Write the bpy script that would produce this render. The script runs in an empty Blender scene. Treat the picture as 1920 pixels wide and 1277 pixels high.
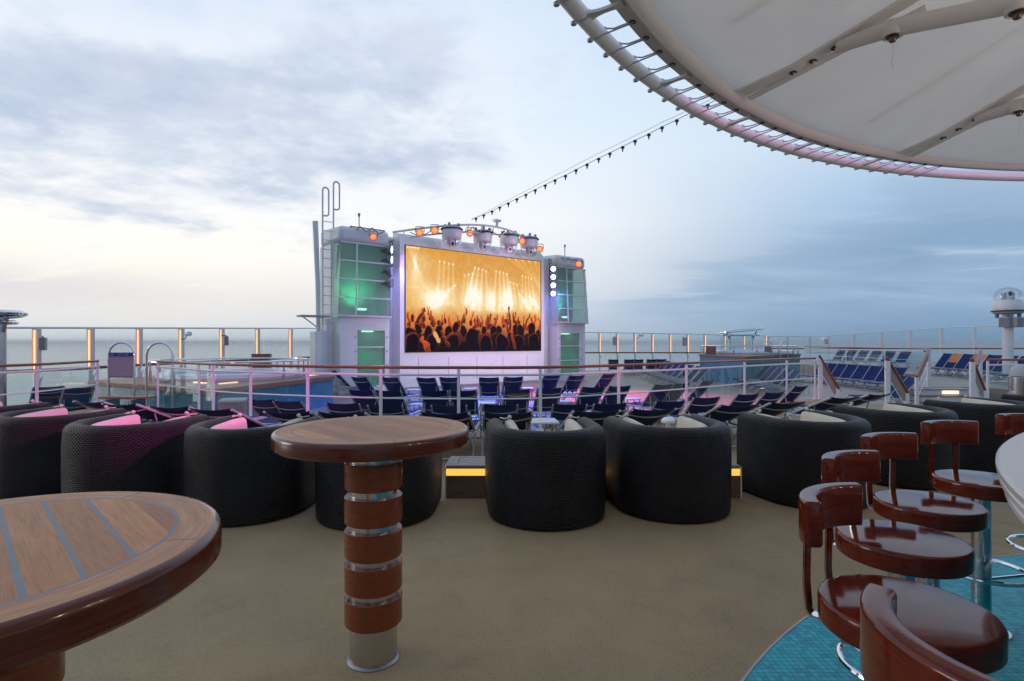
import bpy, math, random
import numpy as np
from mathutils import Vector, Matrix
random.seed(7)
R = math.radians
D = bpy.data
scene = bpy.context.scene
COL = scene.collection

# ------------------------------------------------------------------ camera
cd = D.cameras.new('camera'); cam = D.objects.new('camera', cd); COL.objects.link(cam)
cd.sensor_width = 36.0; cd.lens = 36.0 * 1045 / 1920
cd.shift_y = 2.5 / 1920
cd.clip_start = 0.05; cd.clip_end = 60000
cam.location = (0, 0, 1.5); cam.rotation_euler = (R(90), 0, 0)
scene.camera = cam

# ------------------------------------------------------------------ light, sky, exposure
scene.view_settings.view_transform = 'Standard'
scene.view_settings.look = 'None'
scene.view_settings.exposure = 0.0
scene.view_settings.gamma = 1.0

def lin(c):
    return tuple(((x/255)/12.92 if x/255 <= .04045 else ((x/255+.055)/1.055)**2.4) for x in c)

class NT:
    """small helper to write node trees"""
    def __init__(s, tree): s.t = tree; s.n = tree.nodes; s.l = tree.links
    def new(s, typ, **kw):
        n = s.n.new(typ)
        for k, v in kw.items():
            if k.startswith('i_'):
                key = k[2:]
                key = int(key) if key.isdigit() else key.replace('_', ' ')
                if hasattr(v, 'is_output'): s.l.new(v, n.inputs[key])
                else: n.inputs[key].default_value = v
            else: setattr(n, k, v)
        return n
    def math(s, op, a, b=None, c=None, clamp=False):
        n = s.n.new('ShaderNodeMath'); n.operation = op; n.use_clamp = clamp
        for i, x in enumerate((a, b, c)):
            if x is None: continue
            if hasattr(x, 'is_output'): s.l.new(x, n.inputs[i])
            else: n.inputs[i].default_value = x
        return n.outputs[0]
    def mix(s, fac, a, b, blend='MIX'):
        n = s.n.new('ShaderNodeMix'); n.data_type = 'RGBA'; n.blend_type = blend
        for i, x in ((0, fac), (6, a), (7, b)):
            if hasattr(x, 'is_output'): s.l.new(x, n.inputs[i])
            else: n.inputs[i].default_value = x if i == 0 else (tuple(x) + (1,))[:4]
        return n.outputs[2]
    def ramp(s, fac, stops, interp='LINEAR'):
        n = s.n.new('ShaderNodeValToRGB'); cr = n.color_ramp; cr.interpolation = interp
        while len(cr.elements) < len(stops): cr.elements.new(0.5)
        for e, (p, c) in zip(cr.elements, stops):
            e.position = p; e.color = (tuple(c) + (1,))[:4]
        s.l.new(fac, n.inputs[0]); return n.outputs[0]
    def mapr(s, x, a, b, c=0.0, d=1.0, smooth=False):
        n = s.n.new('ShaderNodeMapRange'); n.clamp = True
        if smooth: n.interpolation_type = 'SMOOTHSTEP'
        s.l.new(x, n.inputs[0])
        for i, v in enumerate((a, b, c, d)): n.inputs[i+1].default_value = v
        return n.outputs[0]
    def noise(s, vec, scale, detail=4, rough=.55, dist=0.0, out=0):
        n = s.n.new('ShaderNodeTexNoise')
        if vec is not None: s.l.new(vec, n.inputs['Vector'])
        n.inputs['Scale'].default_value = scale; n.inputs['Detail'].default_value = detail
        n.inputs['Roughness'].default_value = rough; n.inputs['Distortion'].default_value = dist
        return n.outputs[out]
    def comb(s, x, y, z):
        n = s.n.new('ShaderNodeCombineXYZ')
        for i, v in enumerate((x, y, z)):
            if hasattr(v, 'is_output'): s.l.new(v, n.inputs[i])
            else: n.inputs[i].default_value = v
        return n.outputs[0]

SUN_ELEV, SUN_AZ = R(4.0), R(-82)          # low sun off the port bow, behind thin cloud

def make_world():
    w = D.worlds.new('World'); scene.world = w; w.use_nodes = True
    t = NT(w.node_tree); t.n.clear()
    co = t.new('ShaderNodeTexCoord')
    sep = t.new('ShaderNodeSeparateXYZ', i_0=co.outputs['Generated'])
    x, y, z = sep.outputs
    az = t.math('ARCTAN2', x, y)                         # 0 ahead, negative to port
    el = t.math('ARCSINE', z)
    eld = t.math('MULTIPLY', el, 180/math.pi)
    azd = t.math('MULTIPLY', az, 180/math.pi)
    e01 = t.mapr(eld, 0, 60)
    def st(*a): return [(p/60, lin(c)) for p, c in a]
    left = t.ramp(e01, st((0, (208,214,219)), (1.5, (224,226,228)), (3.5, (239,234,228)), (8, (253,249,240)), (14, (242,244,246)), (20, (228,236,246)), (27, (212,225,243)), (36, (196,214,238)), (60, (165,188,218))))
    mid = t.ramp(e01, st((0, (176,196,212)), (2, (192,206,222)), (6, (224,230,236)), (12, (240,243,247)), (20, (222,235,247)), (28, (205,224,244)), (36, (190,213,240)), (60, (160,185,218))))
    right = t.ramp(e01, st((0, (114,148,180)), (3, (128,159,193)), (8, (142,171,204)), (13, (168,196,224)), (18, (196,216,236)), (25, (200,219,239)), (36, (185,207,236)), (60, (155,180,215))))
    back = t.ramp(e01, st((0, (132,150,176)), (10, (150,166,192)), (30, (164,182,208)), (60, (165,188,218))))
    base = t.mix(t.mapr(azd, -34, 4, smooth=True), left, mid)
    base = t.mix(t.mapr(azd, 0, 36, smooth=True), base, right)
    far = t.mapr(t.math('ABSOLUTE', azd), 55, 120, smooth=True)
    base = t.mix(far, base, back)
    # clear-sky light under the cloud
    sky = t.new('ShaderNodeTexSky', sky_type='NISHITA', sun_disc=False, sun_elevation=SUN_ELEV, sun_rotation=SUN_AZ)
    nis = t.new('ShaderNodeVectorMath', operation='SCALE', i_0=sky.outputs[0]); nis.inputs['Scale'].default_value = .10
    base = t.mix(.04, base, nis.outputs[0])
    # cloud sheet seen in perspective
    zz = t.math('ADD', t.math('MAXIMUM', z, 0.0), .13)
    px, py = t.math('DIVIDE', x, zz), t.math('DIVIDE', y, zz)
    pv = t.comb(px, py, 0.6)
    n1 = t.noise(pv, 1.7, 8, .6, .12)
    n2 = t.noise(pv, 3.8, 7, .62, .08)
    n3 = t.noise(t.comb(t.math('MULTIPLY', px, .6), t.math('MULTIPLY', py, 1.6), 3.7), 1.1, 7, .6, .4)
    dens = t.math('ADD', t.math('MULTIPLY', n1, .68), t.math('MULTIPLY', n2, .32))
    def blob(a0, e0, sa, se):
        dx = t.math('DIVIDE', t.math('SUBTRACT', azd, a0), sa)
        dy = t.math('DIVIDE', t.math('SUBTRACT', eld, e0), se)
        q = t.math('ADD', t.math('MULTIPLY', dx, dx), t.math('MULTIPLY', dy, dy))
        return t.math('EXPONENT', t.math('MULTIPLY', q, -1.0))
    m = t.math('ADD', t.math('ADD', blob(-41, 16.5, 15, 7), blob(-25, 18.5, 13, 7.5)), t.math('MULTIPLY', blob(-10, 20, 10, 5.5), .8))
    m = t.math('ADD', m, t.math('MULTIPLY', blob(-8, 29, 18, 6), .62))
    m = t.math('MINIMUM', m, 1.0)
    thr = t.math('SUBTRACT', .63, t.math('MULTIPLY', m, .26))
    cl = t.mapr(t.math('SUBTRACT', dens, thr), -.05, .20, smooth=True)
    ccol = t.mix(t.mapr(n2, .35, .7), lin((168,186,213)), lin((200,209,225)))
    base = t.mix(t.math('MULTIPLY', cl, .92), base, ccol)
    # bright edges between the port clouds
    edge = t.math('MULTIPLY', t.mapr(t.math('SUBTRACT', dens, thr), -.14, -.01, smooth=True), t.math('SUBTRACT', 1.0, cl))
    base = t.mix(t.math('MULTIPLY', t.math('MULTIPLY', edge, m), .55), base, lin((246,246,248)))
    # blue bank to starboard, streaky upper edge
    slope = t.math('SUBTRACT', t.math('ADD', t.math('MULTIPLY', azd, .33), .9), eld)      # >0 inside bank
    bank = t.mapr(t.math('ADD', slope, t.math('MULTIPLY', t.math('SUBTRACT', n3, .5), 16.0)), -1.5, 3.0, smooth=True)
    bank = t.math('MULTIPLY', bank, t.math('MULTIPLY', t.mapr(azd, 4, 17, smooth=True), t.mapr(eld, .5, 4.5, smooth=True)))
    bcol = t.mix(t.mapr(n3, .38, .66), lin((132,160,190)), lin((158,182,207)))
    base = t.mix(t.math('MULTIPLY', bank, .8), base, bcol)
    strk = t.noise(t.comb(t.math('MULTIPLY', az, 2.2), t.math('MULTIPLY', el, 26), 1.3), 2.0, 5, .55, .2)
    stm = t.math('MULTIPLY', t.mapr(strk, .58, .74, smooth=True), t.math('MULTIPLY', t.mapr(azd, 2, 14, smooth=True), t.math('MULTIPLY', t.mapr(eld, 1, 3.5), t.mapr(eld, 13, 7))))
    base = t.mix(t.math('MULTIPLY', stm, .5), base, lin((196,212,232)))
    # thin veil low on the port side
    lowc = t.math('MULTIPLY', blob(-44, 4.2, 16, 1.7), t.mapr(n3, .30, .46, smooth=True))
    base = t.mix(t.math('MULTIPLY', lowc, .6), base, lin((206,206,214)))
    bg = t.new('ShaderNodeBackground', i_Color=base, i_Strength=1.12)
    out = t.new('ShaderNodeOutputWorld'); t.l.new(bg.outputs[0], out.inputs[0])
make_world()

sl = D.lights.new('sun', 'SUN'); sun = D.objects.new('sun', sl); COL.objects.link(sun)
sl.specular_factor = 0.0; sl.energy = 0.5; sl.angle = R(20); sl.color = (1.0, .92, .82)
sd = Vector((math.sin(SUN_AZ)*math.cos(R(12)), math.cos(SUN_AZ)*math.cos(R(12)), math.sin(R(12))))
sun.rotation_euler = (-sd).to_track_quat('-Z', 'Y').to_euler()

def spot(name, loc, aim, power, color, size=60, blend=.6, radius=.15, typ='SPOT'):
    l = D.lights.new(name, typ); o = D.objects.new(name, l); COL.objects.link(o)
    l.energy = power; l.color = color
    l.shadow_soft_size = radius
    if typ == 'SPOT':
        l.spot_size = R(size); l.spot_blend = blend
    o.location = loc
    o.rotation_euler = (Vector(aim)-Vector(loc)).to_track_quat('-Z', 'Y').to_euler()
    return o

# ------------------------------------------------------------------ materials
MATS = {}
def mat(name, color=(.8,.8,.8), rough=.5, metal=0.0, coat=0.0, emit=None, estr=0.0, spec=.5):
    if name in MATS: return MATS[name]
    m = D.materials.new(name); m.use_nodes = True; MATS[name] = m
    b = m.node_tree.nodes['Principled BSDF']
    b.inputs['Base Color'].default_value = (*color, 1); b.inputs['Roughness'].default_value = rough
    b.inputs['Metallic'].default_value = metal; b.inputs['Coat Weight'].default_value = coat
    b.inputs['Coat Roughness'].default_value = .05
    b.inputs['Specular IOR Level'].default_value = spec
    if emit:
        b.inputs['Emission Color'].default_value = (*emit, 1); b.inputs['Emission Strength'].default_value = estr
    return m
def nt_of(m):
    t = NT(m.node_tree); return t, m.node_tree.nodes['Principled BSDF']
def bump(t, b, h, strength=.3, dist=.01):
    n = t.new('ShaderNodeBump', i_Strength=strength, i_Distance=dist, i_Height=h)
    t.l.new(n.outputs[0], b.inputs['Normal'])
def objco(t):
    return t.new('ShaderNodeTexCoord').outputs['Object']

def worn(name, color, rough=.45, metal=0.0, amount=.18, scale=6, coat=0.0):
    """paint or metal with slight grime and uneven gloss"""
    m = mat(name, color, rough, metal, coat); t, b = nt_of(m); co = objco(t)
    n = t.noise(co, scale, 6, .62); n2 = t.noise(co, scale*7, 3, .6)
    k = t.mapr(n, .3, .75, 1-amount, 1.0)
    c = t.mix(1.0, color, t.comb(k, k, k), 'MULTIPLY'); t.l.new(c, b.inputs['Base Color'])
    t.l.new(t.mapr(n2, .3, .7, rough*.8, min(1, rough*1.25)), b.inputs['Roughness'])
    return m

M_white = worn('white_paint', (.78,.78,.79), .38, amount=.12, scale=1.3)
M_rail = worn('rail_white', (.76,.76,.78), .3, amount=.1)
M_steel = worn('brushed_steel', (.62,.62,.63), .22, 1.0, .15, 9)
M_chrome = worn('chrome', (.78,.78,.8), .09, 1.0, .06, 5)
M_alu = worn('lounger_aluminium', (.44,.44,.46), .36, .35, .12, 8)
M_dullsteel = worn('dull_steel', (.34,.34,.35), .42, 1.0, .2, 9)
M_black = mat('black_rubber', (.012,.012,.014), .5)
M_dark = mat('dark_plastic', (.03,.03,.035), .45)
M_grey = worn('grey_plastic', (.26,.25,.27), .55, amount=.2)
M_lgrey = worn('light_grey_cover', (.42,.42,.44), .6, amount=.15)

def deck_mat():
    m = mat('sand_deck', rough=.7, spec=.25); t, b = nt_of(m); co = objco(t)
    sx = t.new('ShaderNodeSeparateXYZ', i_0=co); x, y = sx.outputs[0], sx.outputs[1]
    big = t.noise(co, .5, 5, .6, .6); mid = t.noise(co, 2.6, 6, .68, .8); fine = t.noise(co, 75, 4, .75); spk = t.noise(co, 150, 2, .6)
    swirl = t.noise(t.comb(t.math('MULTIPLY', x, .8), t.math('MULTIPLY', y, 1.5), 2.0), 1.7, 6, .66, 1.6)
    c = t.mix(t.mapr(big, .32, .68), (.290,.196,.096), (.405,.284,.146))
    c = t.mix(t.mapr(mid, .46, .72, 0, .42), c, (.215,.146,.078))
    c = t.mix(t.mapr(swirl, .56, .72, 0, .38), c, (.200,.132,.068))
    c = t.mix(t.mapr(fine, .42, .66, 0, .55), c, (.43,.33,.21))
    c = t.mix(t.mapr(fine, .44, .30, 0, .55), c, (.14,.10,.065))
    c = t.mix(t.mapr(spk, .64, .72, 0, .75), c, (.055,.045,.038))
    sc = t.noise(t.comb(t.math('MULTIPLY', x, .7), y, 0), 4.1, 7, .74, 1.4)
    c = t.mix(t.mapr(sc, .67, .75, 0, .4), c, (.46,.41,.34))
    t.l.new(c, b.inputs['Base Color'])
    t.l.new(t.mapr(mid, .3, .7, .55, .8), b.inputs['Roughness'])
    bump(t, b, fine, .5, .006)
    return m
M_deck = deck_mat()

def pooldeck_mat():
    m = mat('pool_deck_floor', rough=.45); t, b = nt_of(m); co = objco(t)
    n = t.noise(co, .8, 5, .6); f = t.noise(co, 60, 3, .6)
    c = t.mix(t.mapr(n, .35, .65), (.27,.20,.17), (.33,.25,.21))
    c = t.mix(t.mapr(f, .4, .7, 0, .3), c, (.22,.18,.15)); t.l.new(c, b.inputs['Base Color'])
    t.l.new(t.mapr(n, .3, .7, .35, .6), b.inputs['Roughness']); bump(t, b, f, .2, .003)
    return m
M_pool = pooldeck_mat()

def tiles(name, c1, c2, c3, grout, size, rough=.18, gap=.035):
    m = mat(name, rough=rough, spec=.3); t, b = nt_of(m); co = objco(t)
    br = t.new('ShaderNodeTexBrick', i_Vector=co, offset=0.0)
    br.inputs['Scale'].default_value = 1/size; br.inputs['Brick Width'].default_value = 1.0; br.inputs['Row Height'].default_value = 1.0
    br.inputs['Mortar Size'].default_value = gap; br.inputs['Color1'].default_value = (0,0,0,1); br.inputs['Color2'].default_value = (1,1,1,1)
    br.inputs['Mortar'].default_value = (.5,.5,.5,1)
    c = t.ramp(br.outputs[0], [(0, c1), (.5, c2), (1, c3)])
    n = t.noise(co, 1.2, 4, .6)
    c = t.mix(t.mapr(n, .4, .7, 0, .35), c, c1)
    c = t.mix(br.outputs[1], c, grout); t.l.new(c, b.inputs['Base Color'])
    t.l.new(t.math('ADD', t.math('MULTIPLY', br.outputs[1], .5), rough), b.inputs['Roughness'])
    bump(t, b, t.math('SUBTRACT', 1.0, br.outputs[1]), .5, .003)
    return m
M_tile = tiles('turquoise_mosaic', (.0,.27,.35), (.003,.40,.49), (.01,.50,.58), (.02,.12,.14), .030, .38)

def walltile():
    m = mat('teal_wall_mosaic', rough=.2); t, b = nt_of(m); co = objco(t)
    v = t.new('ShaderNodeTexVoronoi', i_Vector=co); v.inputs['Scale'].default_value = 22; v.distance = 'CHEBYCHEV'
    n = t.noise(co, 2.0, 4, .6)
    sp = t.new('ShaderNodeSeparateColor', i_0=v.outputs['Color'])
    c = t.mix(sp.outputs[0], (.02,.19,.23), (.045,.29,.33))
    c = t.mix(t.mapr(n, .35, .7, 0, .6), c, (.014,.11,.19)); t.l.new(c, b.inputs['Base Color'])
    return m
M_walltile = walltile()

def wicker():
    m = mat('dark_wicker', (.02,.019,.021), .5, spec=.26); t, b = nt_of(m)
    uv = t.new('ShaderNodeTexCoord').outputs['UV']
    s = t.new('ShaderNodeSeparateXYZ', i_0=uv); u, v = s.outputs[0], s.outputs[1]
    row = t.math('FLOOR', t.math('DIVIDE', v, .0155))
    par = t.math('MODULO', t.math('ABSOLUTE', row), 2.0)
    uu = t.math('ADD', t.math('DIVIDE', u, .032), t.math('MULTIPLY', par, .5))
    wu = t.math('ABSOLUTE', t.math('SINE', t.math('MULTIPLY', uu, math.pi)))
    wv = t.math('ABSOLUTE', t.math('SINE', t.math('MULTIPLY', t.math('DIVIDE', v, .0155), math.pi)))
    h = t.math('MULTIPLY', t.math('POWER', wu, .6), t.math('POWER', wv, .6))
    big = t.noise(uv, 5, 4, .6)
    k = t.mapr(h, .15, .8, .05, 1.3)
    c = t.mix(t.mapr(big, .35, .7), (.017,.014,.0135), (.009,.0075,.0075))
    c = t.mix(1.0, c, t.comb(k, k, k), 'MULTIPLY'); t.l.new(c, b.inputs['Base Color'])
    t.l.new(t.mapr(big, .3, .7, .36, .5), b.inputs['Roughness'])
    bump(t, b, h, 1.0, .009)
    return m
M_wicker = wicker()

def cloth(name, c, scale=300, rough=.8):
    m = mat(name, c, rough); t, b = nt_of(m); co = objco(t)
    n = t.noise(co, 4, 5, .6); f = t.noise(co, scale, 2, .6)
    k = t.mapr(n, .3, .75, .86, 1.03)
    t.l.new(t.mix(1.0, c, t.comb(k, k, k), 'MULTIPLY'), b.inputs['Base Color'])
    bump(t, b, t.math('ADD', t.math('MULTIPLY', f, .2), n), .25, .012)
    b.inputs['Sheen Weight'].default_value = .1
    return m
M_cream = cloth('cream_canvas', (.60,.53,.42))
M_navy = cloth('navy_sling', (.022,.045,.15), 500, .7)
M_blackback = cloth('dark_sling_underside', (.010,.011,.018), 500, .7)
M_stripe = cloth('white_stripe', (.65,.67,.72))
M_orange = cloth('orange_towel', (.75,.22,.08))
M_towel = cloth('white_towel', (.72,.72,.75))
M_membrane = cloth('canopy_membrane', (.66,.60,.56), 60, .7)
def membrane(name, tr_, c1, c2):
    m = D.materials.new(name); m.use_nodes = True; t = NT(m.node_tree); t.n.clear()
    co = objco(t); nn = t.noise(co, 1.3, 5, .6, .4)
    col = t.mix(t.mapr(nn, .35, .7), c1, c2)
    df = t.new('ShaderNodeBsdfDiffuse', i_Color=col); tr = t.new('ShaderNodeBsdfTranslucent', i_Color=col)
    ms = t.new('ShaderNodeMixShader', i_0=tr_, i_1=df.outputs[0], i_2=tr.outputs[0]); t.new('ShaderNodeOutputMaterial', i_0=ms.outputs[0])
    return m
M_mem = membrane('translucent_canopy', .40, (.78,.685,.61), (.86,.765,.69))
M_flap = membrane('canopy_flap', .30, (.88,.83,.80), (.93,.88,.85))

def tabletop_mat():
    m = mat('teak_tabletop', rough=.55, spec=.18); t, b = nt_of(m); co = objco(t)
    s = t.new('ShaderNodeSeparateXYZ', i_0=co); x, y = s.outputs[0], s.outputs[1]
    r = t.math('SQRT', t.math('ADD', t.math('MULTIPLY', x, x), t.math('MULTIPLY', y, y)))
    pitch = .082
    q = t.math('DIVIDE', t.math('ADD', x, 50*pitch-.232), pitch)
    idx = t.math('FLOOR', q); fr = t.math('FRACT', q)
    wn = t.new('ShaderNodeTexWhiteNoise', noise_dimensions='1D', i_1=idx) if False else t.new('ShaderNodeTexWhiteNoise', noise_dimensions='1D')
    t.l.new(idx, wn.inputs['W'])
    grain = t.noise(t.comb(t.math('MULTIPLY', x, 26), t.math('MULTIPLY', y, 1.6), t.math('MULTIPLY', idx, 3.1)), 3.2, 6, .65, .5)
    fineg = t.noise(t.comb(t.math('MULTIPLY', x, 90), t.math('MULTIPLY', y, 3.0), idx), 3.0, 4, .6)
    wear = t.noise(co, 5, 6, .65, .6)
    plank = t.mix(wn.outputs[0], (.33,.155,.085), (.66,.30,.12))
    plank = t.mix(t.mapr(grain, .35, .68, 0, .38), plank, (.20,.055,.034))
    plank = t.mix(t.mapr(fineg, .5, .7, 0, .4), plank, (.09,.05,.035))
    ang = t.math('ARCTAN2', y, x)
    g2 = t.noise(t.comb(t.math('MULTIPLY', r, 30), t.math('MULTIPLY', ang, 1.2), 0), 2.6, 5, .6, .4)
    ring = t.mix(t.mapr(g2, .35, .68), (.54,.27,.145), (.36,.17,.095))
    seam = t.math('LESS_THAN', t.math('ABSOLUTE', t.math('SUBTRACT', t.math('FRACT', t.math('MULTIPLY', ang, 5/(2*math.pi))), .5)), .0035)
    ring = t.mix(seam, ring, (.10,.06,.04))
    caulk = (.20,.215,.23)
    inl = t.math('MULTIPLY', t.math('LESS_THAN', t.math('ABSOLUTE', x), .262), t.math('GREATER_THAN', t.math('ABSOLUTE', t.math('SUBTRACT', fr, .5)), .5 - .0055/pitch))
    c = t.mix(inl, plank, caulk)
    c = t.mix(t.math('GREATER_THAN', r, .356), c, caulk)
    c = t.mix(t.math('GREATER_THAN', r, .365), c, ring)
    c = t.mix(t.mapr(wear, .45, .75, 0, .4), c, (.44,.30,.225))
    t.l.new(c, b.inputs['Base Color'])
    t.l.new(t.mapr(wear, .3, .7, .42, .65), b.inputs['Roughness'])
    bump(t, b, t.math('ADD', grain, t.math('MULTIPLY', inl, -1.2)), .18, .003)
    return m
M_top = tabletop_mat()

def varnish(name, c1, c2, rough=.14, coat=.6, sx=3, sz=30):
    m = mat(name, c1, rough, 0, coat, spec=.34); t, b = nt_of(m); co = objco(t)
    s = t.new('ShaderNodeSeparateXYZ', i_0=co)
    g = t.noise(t.comb(t.math('MULTIPLY', s.outputs[0], sx), t.math('MULTIPLY', s.outputs[1], sx*2.2), t.math('MULTIPLY', s.outputs[2], sz)), 3, 5, .62, .7)
    sm = t.noise(co, 14, 5, .65)
    c = t.mix(t.mapr(g, .33, .68), c1, c2); t.l.new(c, b.inputs['Base Color'])
    t.l.new(t.mapr(sm, .35, .7, rough*.7, rough*1.7), b.inputs['Roughness'])
    bump(t, b, g, .04, .002)
    return m
M_mahog = varnish('mahogany_varnish', (.145,.020,.008), (.075,.011,.005), .08, .0)
M_rim = varnish('table_rim_varnish', (.125,.028,.010), (.070,.015,.006), .15, .2, 2, 40)
M_band = varnish('pedestal_band_varnish', (.235,.054,.014), (.14,.031,.010), .26, .1, 2, 40)
M_handrail = varnish('handrail_teak', (.27,.080,.036), (.18,.050,.024), .3, .15, 2, 8)
M_teak = varnish('teak_trim', (.30,.15,.08), (.19,.09,.045), .4, .1, 3, 9)
M_stepwood = varnish('step_board', (.20,.115,.07), (.13,.075,.05), .45, 0, 2, 20)
M_greyteak = varnish('weathered_teak', (.34,.29,.25), (.26,.22,.19), .55, 0, 2, 20)

def stone():
    m = mat('pale_quartz', rough=.25); t, b = nt_of(m); co = objco(t)
    n = t.noise(co, 160, 3, .7); g = t.noise(co, 3, 4, .6)
    c = t.mix(t.mapr(n, .42, .66), (.50,.45,.43), (.62,.57,.55))
    c = t.mix(t.mapr(g, .4, .7, 0, .25), c, (.46,.42,.40)); t.l.new(c, b.inputs['Base Color'])
    return m
M_stone = stone()

def glassmat(name, tint, refl=1.0, rough=0.0, base=.03):
    m = D.materials.new(name); m.use_nodes = True; t = NT(m.node_tree); t.n.clear()
    tr = t.new('ShaderNodeBsdfTransparent', i_Color=(*tint, 1))
    gl = t.new('ShaderNodeBsdfGlossy', i_Color=(1,1,1,1), i_Roughness=rough)
    lw = t.new('ShaderNodeLayerWeight', i_Blend=.25)
    f = t.math('ADD', t.math('MULTIPLY', lw.outputs['Fresnel'], refl*.55), base)
    ms = t.new('ShaderNodeMixShader', i_0=f, i_1=tr.outputs[0], i_2=gl.outputs[0])
    o = t.new('ShaderNodeOutputMaterial', i_0=ms.outputs[0]); MATS[name] = m
    return m
M_glass = glassmat('rail_glass', (.90,.955,.95), .3, 0, .012)
M_wind = glassmat('windscreen_glass', (.955,.975,.975), .2, 0, .008)
def frosted(name):
    m = D.materials.new(name); m.use_nodes = True; t = NT(m.node_tree); t.n.clear(); MATS[name] = m
    tr = t.new('ShaderNodeBsdfTransparent', i_Color=(.82,.86,.85,1)); tl = t.new('ShaderNodeBsdfTranslucent', i_Color=(.6,.66,.64,1)); df = t.new('ShaderNodeBsdfDiffuse', i_Color=(.34,.38,.37,1))
    a = t.new('ShaderNodeMixShader', i_0=.5, i_1=tl.outputs[0], i_2=df.outputs[0]); b_ = t.new('ShaderNodeMixShader', i_0=.40, i_1=tr.outputs[0], i_2=a.outputs[0])
    t.new('ShaderNodeOutputMaterial', i_0=b_.outputs[0]); return m
M_tower = frosted('tower_glass')
M_globe = glassmat('clear_globe', (.93,.94,.96), .8, 0, .04)

def emis(name, c, s):
    return mat(name, (.02,.02,.02), .5, emit=c, estr=s)
M_led = emis('warm_led_strip', (1.0,.36,.20), .8)
M_ledcore = emis('warm_led_core', (1.0,.62,.32), 1.6)
M_red = emis('red_led', (1.0,.07,.035), 1.5)
M_orangeled = emis('amber_led', (1.0,.36,.06), 1.8)
M_lens = emis('white_beam_lens', (.72,.86,1.0), 3.2)
M_greenlamp = emis('green_lamp', (.45,1.0,.7), 4)
M_amber = emis('amber_step_panel', (1.0,.50,.075), 1.25)
M_stepl = emis('step_lamp', (1.0,.80,.42), 2.2)
M_pink = emis('pink_led', (1.0,.42,.72), 1.1)

def seamat():
    m = mat('sea_water', (.05,.10,.12), .12, spec=.5); t, b = nt_of(m); co = objco(t)
    n1 = t.noise(co, .02, 6, .6, .2); n2 = t.noise(co, .22, 5, .6)
    h = t.math('ADD', t.math('MULTIPLY', n1, 6.0), n2)
    bump(t, b, h, .45, 1.2)
    c = t.mix(t.mapr(t.noise(co, .004, 4, .6), .35, .65), (.12,.20,.21), (.17,.26,.26)); t.l.new(c, b.inputs['Base Color'])
    return m
M_sea = seamat()

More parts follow.
